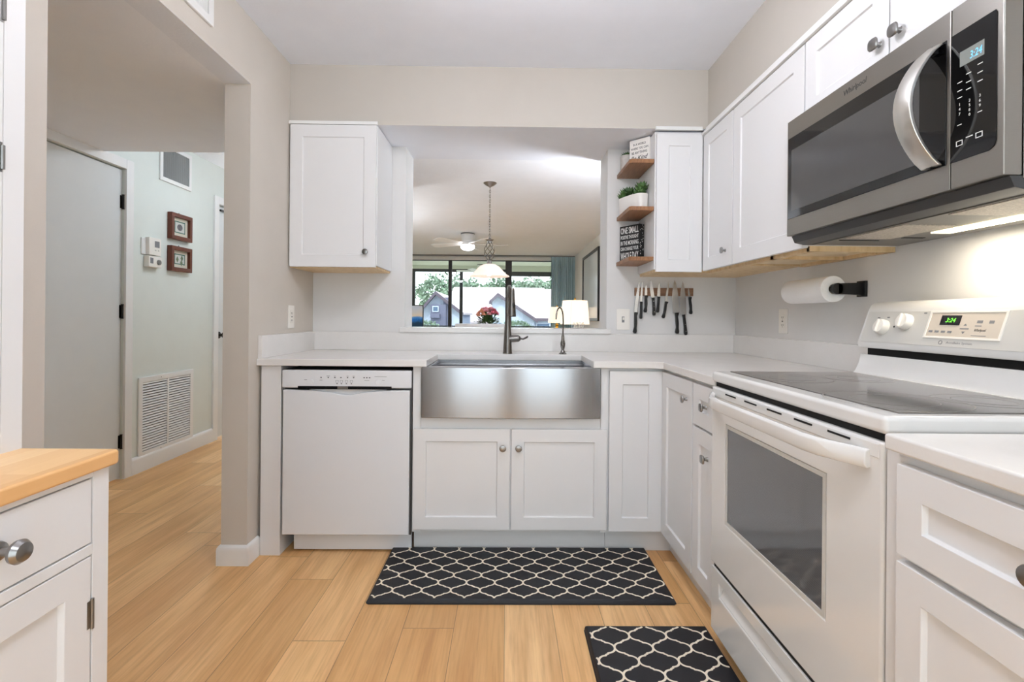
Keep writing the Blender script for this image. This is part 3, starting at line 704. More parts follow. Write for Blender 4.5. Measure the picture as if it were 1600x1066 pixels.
each('key_mark', 'lgrey', cpn, FB, [(u - .25, u + .25, .09, .105, 1.85, 2.08) for u in (-55.8, -55.0, -54.2, -53.4)] + [(-52.3, -51.3, .09, .105, 2.3, 2.42), (-50.6, -50.0, .09, .105, 3.0, 3.3), (-49.3, -48.8, .09, .105, 3.0, 3.3), (-50.7, -50.0, .09, .105, 2.65, 2.75), (-50.8, -49.2, .09, .1, 1.6, 1.66)])
for p_ in ([(-52.0, 2.7), (-51.6, 2.7), (-51.8, 2.95)], [(-52.0, 2.05), (-51.6, 2.05), (-51.8, 1.8)]): build('key_mark', MB(FB).prism(p_, 1, .09, .105), 'lgrey', cpn)
text('Whirlpool', cpn, 'bprint', FB, -50.0, .09, 2.0, .38, 1.25, shear=.25, ex=.01)
text('AccuBake System', t, 'lgrey', FB, -51.9, .06, .55, .32, 3.0, ex=.01)
build('round_emblem', MB(FB).lathe([(.24, .06), (.24, .08), (.17, .08), (.17, .06)], (-54.1, 0, .72), (0, 1, 0), cap=False), 'lgrey', t)

# =================================================================== UPPER CABINETS
fU = BACK(YS)
t = thing('wall_cabinet', 'white single-door wall cabinet at the left of the pass-through', 'cabinet', (-36, YS, 54))
build('body', MB().box(XL + .05, -27.1, YS, YB, 54.35, 83.4), 'cab', t, bevel=.04)
build('wood_base', MB().box(XL + .05, -27.5, YS + .6, YB, 53.9, 54.4), 'rail_wood', t)
d = build('door', MB(fU).shaker(-44.9, -27.25, 54.0, 83.3, .02, fr=2.5, rec=.22), 'cab', t, bevel=.05)
knob(d, fU, -29.2, .75, 57.1)
t = thing('corner_wall_cabinet', 'white L-shaped corner wall cabinet above the knife strip', 'cabinet', (42, YS, 54))
build('body', MB().prism([(30.8, YS + .6), (XS - .2, YS + .6), (XS - .2, 89.2), (XR, 89.2), (XR, YB), (30.8, YB)], 2, 54.3, 83.2), 'cab', t, bevel=.04)
build('wood_base', MB().prism([(31.2, YS + 1.6), (XS + 1.2, YS + 1.6), (XS + 1.2, 89.4), (XR, 89.4), (XR, YB), (31.2, YB)], 2, 53.7, 54.3), 'rail_wood', t)
fU2 = BACK(YS + .6); fUR = RIGHT(XS - .2)
build('door_leaf', MB(fU2).shaker(31.0, 40.6, 53.7, 82.6, .02, fr=2.5, rec=.22), 'cab', t, bevel=.05)
d = build('door_leaf', MB(fUR).shaker(-(YS - .3), -89.35, 53.9, 82.0, .02, fr=2.5, rec=.25), 'cab', t, bevel=.05)
knob(d, fUR, -91.9, .75, 56.8)
t = thing('wall_cabinet', 'tall plain white wall cabinet between the corner and the microwave', 'cabinet', (46, 78, 54))
build('body', MB().box(XS - .2, XR, 67.7, 89.1, 54.2, 82.3), 'cab', t, bevel=.04)
build('wood_base', MB().box(XS + 1.2, XR - .1, 68.6, 88.8, 53.95, 54.25), 'maple', t)
for a_, b_, c_, e_ in ((XS + .2, XR - .1, 77.4, 78.3), (XR - 1.0, XR - .05, 68.2, 88.9), (XS + .2, XS + 1.2, 68.2, 88.9), (XS + .2, XR - .1, 68.0, 68.7)):
    build('wood_rail', MB().box(a_, b_, c_, e_, 53.45, 54.25), 'rail_wood', t)
build('door', MB(fUR).shaker(-88.95, -67.75, 53.9, 82.0, .02, fr=2.6, rec=.25), 'cab', t, bevel=.05)
t = thing('wall_cabinet', 'white two-door wall cabinet above the microwave', 'cabinet', (46, 52, 71))
build('body', MB().box(XS - .2, XR, 37.5, 67.6, 71.1, 82.3), 'cab', t, bevel=.04)
for a, b, k_ in ((-67.45, -52.65, -53.9), (-52.45, -37.65, -51.1)):
    d = build('door', MB(fUR).shaker(a, b, 71.3, 82.0, .02, fr=2.4, rec=.25), 'cab', t, bevel=.05)
    knob(d, fUR, k_, .75, 74.3, r=.68, squ=3.2)

# =================================================================== MICROWAVE
MX = 38.3; fM = RIGHT(MX)
t = thing('microwave', 'stainless over-the-range microwave with black glass door', 'microwave', (46, 52.5, 55))
build('casing', MB().box(MX + 1.6, XR - .1, 37.8, 67.4, 55.1, 70.95), 'steel_mw', t, bevel=.1)
d = build('door', MB(fM).box(-67.4, -42.46, -1.5, 0, 55.35, 70.95), 'steel_mw', t, bevel=.07)
build('door_glass', MB(fM).box(-67.1, -42.8, 0, .06, 57.6, 68.55), 'glassblack', d, bevel=.05)
build('window_screen', MB(fM).box(-66.3, -45.6, .06, .075, 58.6, 66.8), 'smoked', d)
cp = build('control_housing', MB(fM).box(-42.4, -37.8, -1.5, 0, 55.35, 70.95), 'steel_mw', t, bevel=.12)
pg = MB(fM); r_ = .6
pts = [(-42.35, 57.6), (-38.95 + 0, 57.6), (-38.5, 57.85), (-38.35, 58.3), (-38.35, 68.3), (-38.45, 68.55), (-42.35, 68.55)]
gp = build('control_glass', pg.prism(pts, 1, 0, .06), 'glassblack', cp)
build('display', MB(fM).box(-41.5, -39.35, .06, .08, 65.5, 66.75), 'lcd', gp)
text('3:24', gp, 'blue_led', fM, -40.05, .08, 65.75, .62, 1.05, name='clock_digits', shear=.15)
mb = MB(fM)
for z_, us in ((64.9, (-39.7,)), (64.6, (-40.7,)), (64.2, (-41.5, -39.7)), (63.9, (-40.7,)), (63.5, (-41.5, -39.7)), (63.3, (-40.7,)), (62.9, (-41.5,))):
    for u in us: mb.box(u - .22, u + .22, .06, .075, z_, z_ + .07)
mb.box(-41.7, -41.3, .06, .075, 60.6, 60.66).box(-39.9, -39.5, .06, .075, 61.0, 61.06)
for u, z_ in ((-41.5, 58.85), (-39.75, 58.95)): mb.holed(u - .3, u + .3, z_, z_ + .45, (u - .24, u + .24, z_ + .06, z_ + .39), .06, .075)
mb.box(-40.9, -40.3, .06, .075, 59.3, 59.38)
build('key_legends', mb, 'wprint', gp)
for row, (z_, ds) in enumerate(((62.35, '123'), (61.95, '456'), (61.55, '789'))):
    for u, ch_ in zip((-41.5, -40.6, -39.7), ds):
        text(ch_, gp, 'wprint', fM, u, .06, z_ - .12, .24, name='digit', ex=.01)
text('0', gp, 'wprint', fM, -40.6, .06, 61.05, .24, name='digit', ex=.01)
text('Whirlpool', d, 'grey_dark', fM, -54.3, .0, 69.35, .8, 3.6, shear=.15, ex=.02)
# bowed handle
mb = MB(fM); n = 18; V = []
for k in range(n + 1):
    s_ = k / n; z_ = 57.7 + s_ * 10.7; dd = .35 + 2.7 * math.sin(math.pi * s_) ** .8
    V.append([mb.v((-44.9, dd - .25, z_)), mb.v((-44.9, dd + .1, z_)), mb.v((-43.95, dd + .3, z_)), mb.v((-43.0, dd + .1, z_)), mb.v((-43.0, dd - .25, z_))])
for A, B in zip(V, V[1:]):
    for i in range(5): mb.face([A[i], A[(i + 1) % 5], B[(i + 1) % 5], B[i]])
mb.face(V[0]); mb.face(V[-1])
h_ = build('handle', mb, 'handle_st', d, bevel=.08, smooth=50)
for z_ in (58.0, 68.1): build('mount', MB(fM).box(-44.2, -43.6, .05, .6, z_ - .3, z_ + .3), 'black', h_)
# underside
build('bottom_skirt', MB().prism([(MX + .6, 55.35), (MX + 1.0, 54.45), (MX + 2.2, 54.2), (XR - .3, 54.2), (XR - .3, 55.3)], 1, 37.9, 67.3), 'grey_dark', t, bevel=.06)
build('bottom_plate', MB().box(MX + 3.0, XR - .9, 38.6, 66.6, 54.1, 54.25), 'hood_under', t)
for a, b in ((38.9, 46.2), (51.5, 60.5)):
    build('grease_filter', MB().box(40.9 + .7, 47.2, a, b, 54.0, 54.14), 'mesh_filter', t)
ln = build('light_lens', MB().box(48.4, 50.6, 46.2, 56.0, 53.98, 54.14), 'hood_light', t)
build('latch_slots', MB().box(48.2, 50.8, 59.5, 60, 54.05, 54.12).box(42, 47, 62, 62.2, 54.05, 54.12), 'soft_black', t)
area('hood_lamp_light', (49.5, 51.1, 53.8), 2, 9.5, .9, (1, .9, .76))
mb = MB(BACK(37.8))
for z_ in (57.2, 58.6, 60.9, 61.4, 63.3, 65.7, 69.3): mb.box(39.9, 53, .0, .05, z_, z_ + .12)
build('side_louvres', mb, 'handle_st', t)

# =================================================================== ITEMS ON COUNTER & WALLS
t = thing('kitchen_faucet', 'tall brushed pull-down faucet standing behind the sink', 'faucet', (.3, 106.9, 36))
build('body', MB().lathe([(1.05, 36), (1.05, 36.15), (.98, 36.3), (.86, 39), (.62, 43), (.52, 45.2), (.52, 46)], (.2, 107.6, 0), seg=28), 'dark_nickel', t)
arc = [(.2, 107.6, 45.9)] + [(.2 + .5 * (k / 14), 105.1 + 2.5 * math.cos(math.pi * k / 14), 47.6 + 2.7 * math.sin(math.pi * k / 14)) for k in range(15)]
build('spout', MB().tube(arc, .48, 16), 'dark_nickel', t)
ex = Vector(arc[-1])
sp = build('spray_head', MB().lathe([(.4, 2.35), (.5, 2.2), (.56, 1.6), (.62, .3), (.74, -1.2), (.88, -3.0), (.92, -3.45), (.84, -3.6), (0, -3.55)], (ex.x + .3, ex.y, ex.z), seg=28), 'dark_nickel', t)
build('spray_button', MB().ball((ex.x + .6, ex.y - .62, ex.z - 1.2), .42, 2, (.6, .4, 1.5)), 'black', sp)
hd = build('valve_arm', MB().tube([(.2, 107.6, 39.2), (1.5, 107.6, 39.25), (2.6, 107.6, 39.3), (3.0, 107.6, 39.3)], [.8, .8, .74, .4], 16), 'dark_nickel', t)
build('lever', MB().tube([(2.9, 107.6, 39.3), (3.6, 107.5, 39.2), (4.4, 107.3, 39.6), (4.6, 107.2, 39.8)], [.24, .2, .24, .16], 10), 'dark_nickel', hd)
t = thing('filter_faucet', 'small gooseneck filtered-water faucet right of the main faucet', 'faucet', (12.3, 108.1, 36))
build('base', MB().lathe([(.85, 36), (.85, 36.12), (.55, 36.3), (.3, 36.9), (.5, 37.6), (.56, 38.3), (.36, 39.0), (.3, 39.9), (.2, 40.3)], (12.3, 108.1, 0), seg=20), 'dark_nickel', t)
arc = [(12.3, 108.1, 40), (12.35, 108.1, 43)] + [(12.3 - .85 + .85 * math.cos(math.pi * k / 10), 108.1 - 1.0 + 1.0 * math.cos(math.pi * k / 10), 43.9 + 2.2 * math.sin(math.pi * k / 10)) for k in range(11)] + [(10.55, 106.1, 43.5)]
build('gooseneck', MB().tube(arc, .17, 10), 'dark_nickel', t)
build('lever', MB().tube([(12.3, 107.7, 38.5), (12.3, 107.1, 38.7), (12.3, 106.7, 38.3)], [.14, .12, .16], 8), 'black', t)
def plate(name, fr, u, z, w_, h_, label, kind_, cat):
    t = thing(name, label, cat, fr(u, 0, z - h_ / 2))
    build('cover_plate', MB(fr).box(u - w_ / 2, u + w_ / 2, .02, .22, z - h_ / 2, z + h_ / 2), 'ivory', t, bevel=.08)
    if kind_ == 'outlet':
        build('insert', MB(fr).box(u - .65, u + .65, .2, .3, z - 1.35, z + 1.35), 'ivory', t, bevel=.05)
        mb = MB(fr)
        for zz in (z - .75, z + .75): mb.box(u - .3, u - .2, .3, .32, zz - .15, zz + .2).box(u + .2, u + .3, .3, .32, zz - .15, zz + .2).box(u - .06, u + .06, .3, .32, zz - .4, zz - .28)
        mb.box(u - .2, u + .2, .3, .33, z - .12, z + .12)
        build('sockets', mb, 'grey_dark', t)
    else:
        build('toggle', MB(fr).box(u - .2, u + .2, .2, .55, z - .1, z + .5), 'ivory', t, bevel=.05)
        build('toggle_slot', MB(fr).box(u - .3, u + .3, .2, .24, z - .7, z + .7), 'lgrey', t)
    return t
plate('wall_outlet', LEFT(XL), 104.0, 43.6, 2.9, 4.8, 'white outlet on the side wall below the left wall cabinet', 'outlet', 'outlet')
plate('wall_outlet', RIGHT(XR), -95.6, 43.6, 3.0, 4.8, 'white outlet on the right wall under the paper towels', 'outlet', 'outlet')
plate('light_switch', BACK(YB), 27.3, 43.6, 3.1, 4.9, 'white light switch on the back wall left of the knives', 'switch', 'switch')
# paper towel on its wall bracket
t = thing('paper_towel_roll', 'roll of white paper towel held on the right wall', 'paper towel', (49.9, 80.5, 46.7))
build('roll', MB().lathe([(.8, 0), (1.95, 0), (2.02, .08), (2.02, 10.9), (1.95, 11), (.8, 11)], (49.9, 75.0, 48.7), (0, 1, 0), seg=40, cap=False), 'paper', t)
build('cardboard_core', MB().lathe([(.72, .01), (.8, .01), (.8, 10.99), (.72, 10.99), (.72, .01)], (49.9, 75.0, 48.7), (0, 1, 0), seg=28, cap=False), 'matboard', t)
t = thing('towel_bracket', 'black metal wall bracket carrying the paper towel roll', 'towel holder', (53.9, 74.5, 48))
mb = MB().prism([(49.9, 47.9), (53.85, 47.75), (53.85, 49.65), (49.9, 49.5)], 1, 73.9, 74.5).lathe([(.86, 0), (.86, .6)], (49.9, 73.9, 48.7), (0, 1, 0), seg=24)
build('arm', mb, 'black', t, bevel=.06)
build('rod', MB().lathe([(.34, 0), (.34, 12.4)], (49.9, 74.4, 48.7), (0, 1, 0), seg=14), 'black', t)
build('arm', MB().prism([(49.9, 47.9), (53.85, 47.75), (53.85, 49.65), (49.9, 49.5)], 1, 86.4, 87.0).lathe([(.86, 0), (.86, .6)], (49.9, 86.4, 48.7), (0, 1, 0), seg=24), 'black', t, bevel=.06)
build('back_plate', MB().box(53.5, 53.92, 73.3, 75.1, 47.5, 49.9).box(53.5, 53.92, 85.8, 87.6, 47.5, 49.9), 'black', t, bevel=.06)
# magnetic strip and knives
t = build('knife_strip', MB().box(29.9, 43.6, YB - .75, YB - .02, 49.2, 51.1), 'strip_wood', bevel=.08, label='wooden magnetic knife strip on the wall under the corner cabinet', cat='knife rack')
KN = [  # tip, bolster, handle end, blade half-width, handle half-width, style, label
    ((30.9, 52.7), (30.05, 45.3), (30.0, 40.4), .42, .36, 'hook', 'leftmost knife, a long slim blade with hooked black handle'),
    ((31.6, 52.7), (31.35, 47.8), (31.3, 43.8), .26, .30, 'plain', 'slim knife second from the left on the strip'),
    ((32.5, 51.8), (32.45, 49.3), (32.4, 45.3), .34, .33, 'hook', 'short pointed paring knife third from the left'),
    ((33.45, 53.0), (34.1, 48.8), (34.4, 44.6), .45, .34, 'rivet', 'knife fourth from the left with three silver rivets'),
    ((35.6, 52.5), (35.45, 49.0), (35.2, 45.3), .38, .30, 'plain', 'small bright-bladed knife fifth from the left with blunt black handle'),
    ((37.8, 52.8), (37.2, 47.9), (36.6, 44.0), .28, .32, 'hook', 'slanted narrow boning knife sixth from the left'),
    ((39.15, 53.0), (39.6, 45.3), (39.95, 40.4), .85, .38, 'hook', 'broadest knife, a dull wide chef blade third from the right'),
    ((41.05, 52.7), (41.3, 44.9), (41.9, 40.1), .78, .34, 'rivet2', 'bright chef knife with two rivets second from the right'),
    ((42.35, 51.2), (42.7, 49.0), (43.1, 45.0), .24, .31, 'hook', 'rightmost knife on the strip, a small paring knife')]
for tip, bol, end, bw, hw, st, lab in KN:
    T_, B_, E_ = Vector(tip), Vector(bol), Vector(end); yk = YB - .78
    t = thing('kitchen_knife', lab, 'knife', (B_.x, yk, E_.y), group='knives on the magnetic strip')
    ax = (T_ - B_); Ln = ax.length; ax.normalize(); pr = Vector((ax.y, -ax.x))
    def P2(s_, w_): return tuple(B_ + ax * (s_ * Ln) + pr * w_)
    poly = [P2(0, -bw), P2(.45, -bw * .98), P2(.7, -bw * .72), P2(.88, -bw * .35), P2(1, .0), P2(.9, bw * .3), P2(.7, bw * .62), P2(.45, bw * .82), P2(0, bw * .9)]
    build('blade', MB().prism(poly, 1, yk - .09, yk), 'blade', t, bevel=.03)
    ah = (E_ - B_); Lh = ah.length; ah.normalize(); ph = Vector((ah.y, -ah.x))
    def H2(s_, w_): return tuple(B_ + ah * (s_ * Lh) + ph * w_)
    if st == 'hook': hp = [H2(-.0, -hw * 1.5), H2(.07, -hw * 1.3), H2(.18, -hw * .8), H2(.5, -hw * 1.0), H2(.75, -hw * .75), H2(.9, -hw * .9), H2(1, -hw * .5), H2(1.0, hw * .8), H2(.93, hw * 1.5), H2(.86, hw * 1.3), H2(.7, hw * .7), H2(.4, hw * .75), H2(0, hw * .8)]
    else: hp = [H2(0, -hw), H2(.15, -hw * .85), H2(.6, -hw), H2(.92, -hw * 1.05), H2(1, -hw * .6), H2(1, hw * .8), H2(.9, hw * 1.15), H2(.6, hw * .75), H2(.15, hw * .7), H2(0, hw)]
    hm = build('handle', MB().prism(hp, 1, yk - .42, yk + .28), 'black', t, bevel=.1)
    if st.startswith('rivet'):
        for s_ in ((.2, .5, .8) if st == 'rivet' else (.48, .82)):
            p = H2(s_, 0); build('rivet', MB().lathe([(.12, 0), (.1, .05), (0, .06)], (p[0], yk - .42, p[1]), (0, -1, 0), seg=10), 'chrome', hm)
        build('bolster', MB().prism([H2(-.06, -hw * .9), H2(-.06, hw * .9), H2(.03, hw * .9), H2(.03, -hw * .9)], 1, yk - .3, yk + .1), 'blade', t, bevel=.04)

# corner shelves
def shelf(zb, label):
    mb = MB().prism([(25.6, YB - .02), (30.75, YB - .02), (30.75, 103.7), (26.0, 103.7), (25.6, 104.1)], 2, zb, zb + .85)
    return build('wall_shelf', mb, 'shelf_wood', label=label, cat='shelf', group='small wooden shelves beside the corner cabinet', bevel=.06)
SH = (76.7, 66.7, 56.1)
shelf(SH[0], 'topmost small brown wooden shelf, under the white sign')
shelf(SH[1], 'middle small brown wooden shelf, under the oval planter')
shelf(SH[2], 'lowest small brown wooden shelf, under the black quote sign')
# black box sign
z0 = SH[2] + .86
A, B = Vector((26.2, 115.0)), Vector((29.5, 110.2)); du = (B - A).normalized(); dn = Vector((du.y, -du.x)); W_ = (B - A).length
FS = Fr((A.x, A.y, z0), (du.x, du.y, 0), (dn.x, dn.y, 0))
t = thing('box_sign', 'black box sign with white capital letters on the lowest shelf', 'sign', (A.x, A.y, z0))
build('box', MB(FS).box(0, W_, -1.6, 0, 0, 8.2), 'signblack', t, bevel=.05)
for s_, z_, h_ in (('ONE SMALL', 6.35, 1.5), ('POSITIVE THOUGHT', 5.15, .85), ('IN THE MORNING', 3.75, 1.0), ('CAN CHANGE YOUR', 2.5, .85), ('WHOLE DAY', .35, 1.75)):
    text(s_, t, 'wprint', FS, W_ / 2, .0, z_, h_, W_ * .9, bold=.015)
FS2 = Fr((A.x + du.x * W_, A.y + du.y * W_, z0), (-dn.x, -dn.y, 0), (du.x, du.y, 0))
mb = MB(FS2)
for k in range(34):
    u_, z_ = random.uniform(.15, 1.45), random.uniform(.2, 8.0); a = random.uniform(0, 3.14); c_, s_ = math.cos(a) * .16, math.sin(a) * .16
    mb.prism([(u_ - c_, z_ - s_), (u_ + s_ * .5, z_ - c_ * .5), (u_ + c_, z_ + s_), (u_ - s_ * .5, z_ + c_ * .5)], 1, 0, .01)
build('side_speckles', mb, 'wprint', t)
# white block sign
z0 = SH[0] + .86
A, B = Vector((26.95, 109.6)), Vector((30.45, 106.2)); du = (B - A).normalized(); dn = Vector((du.y, -du.x)); W_ = (B - A).length
FS = Fr((A.x, A.y, z0), (du.x, du.y, 0), (dn.x, dn.y, 0))
t = thing('block_sign', 'white wooden sign with black lettering on the topmost shelf', 'sign', (A.x, A.y, z0))
build('block', MB(FS).box(0, W_, -.55, 0, 0, 5.7), 'signwhite', t, bevel=.06)
for s_, z_, h_, w_, sh in (('IN A WORLD', 4.35, .5, .62, 0), ('WHERE YOU CAN', 3.45, .5, .86, 0), ('BE ANYTHING', 2.5, .55, .76, 0), ('Be Kind', 1.15, .95, .84, .35)):
    text(s_, t, 'bprint', FS, W_ / 2, .0, z_, h_, W_ * w_, shear=sh, bold=.01)
def rosette(mb, c, r, n=14, tilt=.5, w=.26):
    c = Vector(c)
    for k in range(n):
        a = k * 2.399; e = tilt + .9 * (k / n); L_ = r * (1 - .45 * k / n)
        d_ = Vector((math.cos(a) * math.cos(e), math.sin(a) * math.cos(e), math.sin(e))); s_ = Vector((-math.sin(a), math.cos(a), 0)); up = d_.cross(s_) * -1
        p0, p1, p2 = c, c + d_ * L_ * .55, c + d_ * L_ + Vector((0, 0, L_ * .15)); ww = r * w
        v0, va, vb, vt, vu = mb.v(p0), mb.v(p1 + s_ * ww), mb.v(p1 - s_ * ww), mb.v(p2), mb.v(p1 + up * ww * .6)
        for f_ in ((v0, va, vu), (v0, vu, vb), (va, vt, vu), (vb, vu, vt), (v0, vb, vt, va)): mb.face(f_)
t = thing('small_potted_plant', 'small green plant in a grey pot behind the white sign', 'plant', (26.9, 112.6, z0))
build('pot', MB().lathe([(1.25, 0), (1.45, .3), (1.55, 3.1), (1.5, 3.25), (1.35, 3.25), (1.3, 2.8), (0, 2.8)], (27.1, 112.4, z0), seg=28), 'potgrey', t)
mb = MB()
for k in range(9):
    a = k * 2.4; rr = .9 * math.sqrt(k / 9); rosette(mb, (27.1 + rr * math.cos(a), 112.4 + rr * math.sin(a), z0 + 3.0), 1.25, 12)
build('foliage', mb, 'leaf', t, smooth=10)
# oval planter
z0 = SH[1] + .86
t = thing('oval_planter', 'oval white planter of green succulents on the middle shelf', 'plant', (28.2, 110.6, z0))
mb = MB(); dirv = Vector((.42, -.9)).normalized(); pv = Vector((-dirv.y, dirv.x)); c0 = Vector((28.1, 110.6))
def oval(r1, r2, z_):
    L_ = []
    for k in range(40):
        a = 2 * math.pi * k / 40; cx_, sx_ = math.cos(a), math.sin(a)
        px = math.copysign(abs(cx_) ** .7, cx_) * r1; py = math.copysign(abs(sx_) ** .7, sx_) * r2
        p = c0 + dirv * px + pv * py; L_.append(mb.v((p.x, p.y, z_)))
    return L_
rg = [oval(3.7, 1.5, z0), oval(3.95, 1.7, z0 + .3), oval(4.1, 1.8, z0 + 3.5), oval(4.05, 1.75, z0 + 3.6), oval(3.85, 1.55, z0 + 3.6), oval(3.8, 1.5, z0 + 3.1)]
for A_, B_ in zip(rg, rg[1:]):
    for k in range(40): mb.face([A_[k], A_[(k + 1) % 40], B_[(k + 1) % 40], B_[k]])
mb.face(rg[0]); mb.face(rg[-1])
build('pot', mb, 'ceramic', t)
for m_, cnt, sc_ in (('leaf', 9, 1.0), ('leaf2', 7, 1.1)):
    mb = MB()
    for k in range(cnt):
        s_ = random.uniform(-3.3, 3.3); w_ = random.uniform(-1.1, 1.1); p = c0 + dirv * s_ + pv * w_
        rosette(mb, (p.x, p.y, z0 + 3.3 + random.random() * 1.5), random.uniform(1.2, 1.9) * sc_, 14)
    build('succulents', mb, m_, t, smooth=10)

# =================================================================== FLOOR MATS
def trellis_mat(name, x0, x1, y0, y1, label, ox=0, oy=0, th=.7, w=2.3, h=2.3):
    mb = MB(); r = .9
    mb.prism([(x0 + .4, y0), (x1 - .4, y0), (x1, y0 + .4), (x1, y1 - .4), (x1 - .4, y1), (x0 + .4, y1), (x0, y1 - .4), (x0, y0 + .4)], 2, 0.01, .12)
    a = [(x0 + .1, y0 + .1), (x1 - .1, y0 + .1), (x1 - .1, y1 - .1), (x0 + .1, y1 - .1)]; b = [(x0 + .4, y0 + .4), (x1 - .4, y0 + .4), (x1 - .4, y1 - .4), (x0 + .4, y1 - .4)]
    A = [mb.v((p[0], p[1], .1)) for p in a]; B = [mb.v((p[0], p[1], th * .75)) for p in [( (a[i][0]*.6+b[i][0]*.4), (a[i][1]*.6+b[i][1]*.4)) for i in range(4)]]; C = [mb.v((p[0], p[1], th)) for p in b]
    for P_, Q_ in ((A, B), (B, C)):
        for i in range(4): mb.face([P_[i], P_[(i + 1) % 4], Q_[(i + 1) % 4], Q_[i]])
    mb.face(C); mb.face(A)
    mb.mi = 1; zt = th + .012; lw = .14
    half = [(w - .42 * w + .42 * w * math.cos(q_), .40 * h * math.sin(q_)) for q_ in [math.pi / 2 * k / 7 for k in range(8)]] + [(w * .56, h * .47)]
    half = [h_ for p_, q_ in zip(half, half[1:]) for h_ in ((p_[0], p_[1]), ((p_[0] + q_[0]) / 2, (p_[1] + q_[1]) / 2))] + [half[-1]]
    path = half + [(w * .5, h * .5)] + [(w - x, h - y) for x, y in half[::-1]]
    path = [p_ for i_, p_ in enumerate(path) if i_ == 0 or (p_[0] - path[i_ - 1][0]) ** 2 + (p_[1] - path[i_ - 1][1]) ** 2 > 1e-6]
    ex0, ex1, ey0, ey1 = x0 + .5, x1 - .5, y0 + .5, y1 - .5
    def inside(p): return ex0 <= p[0] <= ex1 and ey0 <= p[1] <= ey1
    nx = int((x1 - x0) / w) + 4; ny = int((y1 - y0) / h) + 4
    for i in range(-2, nx):
        for j in range(-2, ny):
            if (i + j) % 2: continue
            cx, cy = x0 + ox + i * w, y0 + oy + j * h
            for sx in (1, -1):
                for sy in (1, -1):
                    if sy < 0: continue   # lower edges belong to the neighbours
                    pts_ = [(cx + sx * x, cy + sy * y) for x, y in path]
                    N_ = len(pts_); row = []
                    for k_ in range(N_):
                        p_ = pts_[k_]; q0 = pts_[max(k_ - 1, 0)]; q1 = pts_[min(k_ + 1, N_ - 1)]
                        d_ = Vector((q1[0] - q0[0], q1[1] - q0[1])).normalized(); n_ = Vector((-d_.y, d_.x)) * lw
                        zz = zt + (.004 if sx > 0 else 0)
                        if inside(p_): row.append((mb.v((p_[0] + n_.x, p_[1] + n_.y, zz)), mb.v((p_[0] - n_.x, p_[1] - n_.y, zz))))
                        else: row.append(None)
                    for A_, B_ in zip(row, row[1:]):
                        if A_ and B_: mb.face([A_[0], A_[1], B_[1], B_[0]])
    o = build(name, mb, ['mat_black', 'mat_line'], label=label, cat='mat')
    return o
trellis_mat('kitchen_mat', -21.2, 26.5, 75.4, 93.1, 'long black mat with cream trellis pattern in front of the sink', ox=1.2, oy=-1.85)
trellis_mat('kitchen_mat', 11.2, 28.6, 34.0, 69.6, 'black trellis-patterned mat in front of the oven', ox=.8, oy=.4, w=2.52, h=2.52)

# =================================================================== HUTCH (left foreground)
HF = -27.5; y0, y1 = 5.6, 34.25; fH = LEFT(HF)
t = thing('hutch', 'pale grey kitchen hutch with a butcher block top at the left', 'hutch', (-36, 20, 0))
build('body', MB().box(XL + .1, HF - .8, y0, y1, 3, 33.45), 'cab', t)
build('side_panel', MB().box(XL + .1, HF - .82, y1 - .0, y1 + .28, 0, 33.5), 'cab', t, bevel=.05)
mb = MB(fH)
mb.box(y1 - 1.0, y1 + .3, -.8, 0, 0, 33.5).box(y0, y0 + 1.0, -.8, 0, 0, 33.5).box(y0 + 1, y1 - 1, -.8, 0, 27.95, 28.65).box(y0 + 1, y1 - 1, -.8, 0, 33.1, 33.5).box(20.25, 20.85, -.8, 0, 0, 33.1).box(y0 + 1, y1 - 1, -.8, 0, 0, 4)
build('face_frame', mb, 'cab', t, bevel=.04)
for a, b in ((y0 + 1.1, 20.2), (20.9, y1 - 1.1)):
    d = build('drawer', MB(fH).box(a, b, -.7, -.02, 28.75, 33.0), 'cab', t, bevel=.05)
    kb = MB(fH).lathe([(.55, 0), (.5, .15), (.25, .25), (.22, .7), (.38, .85), (.62, 1.05), (.66, 1.25), (.5, 1.5), (.2, 1.6), (0, 1.61)], ((a + b) / 2, 0, 31.05), (0, 1, 0), seg=24)
    build('knob', kb, 'nickel', d)
    d = build('door', MB(fH).shaker(a, b, 4.1, 27.85, -.72, th=.7, fr=1.95, rec=.35), 'cab', t, bevel=.05)
    for z_ in (24.0, 8.0):
        build('hinge', MB(fH).lathe([(.11, z_ - 1), (.11, z_ + 1)], ((b + .05) if a > 18 else (a - .05), .05, 0), (0, 0, 1), seg=8).box((b - .3) if a > 18 else (a - .02), (b + .02) if a > 18 else (a + .3), -.02, .02, z_ - .9, z_ + .9), 'nickel', d)
    build('knob', MB(fH).lathe([(.3, 0), (.22, .6), (.6, 1.0), (.6, 1.2), (0, 1.5)], ((b - 1) if a < 18 else (a + 1), 0, 22), (0, 1, 0)), 'nickel', d)
build('butcher_block_top', MB().prism([(XL + .1, y0 - .6), (HF + .1, y0 - .6), (HF + .42, y0 - .2), (HF + .42, y1 + .6), (HF + .15, y1 + .87), (XL + .1, y1 + .87)], 2, 33.5, 34.5), 'butcher', t, bevel=.25, seg=3)
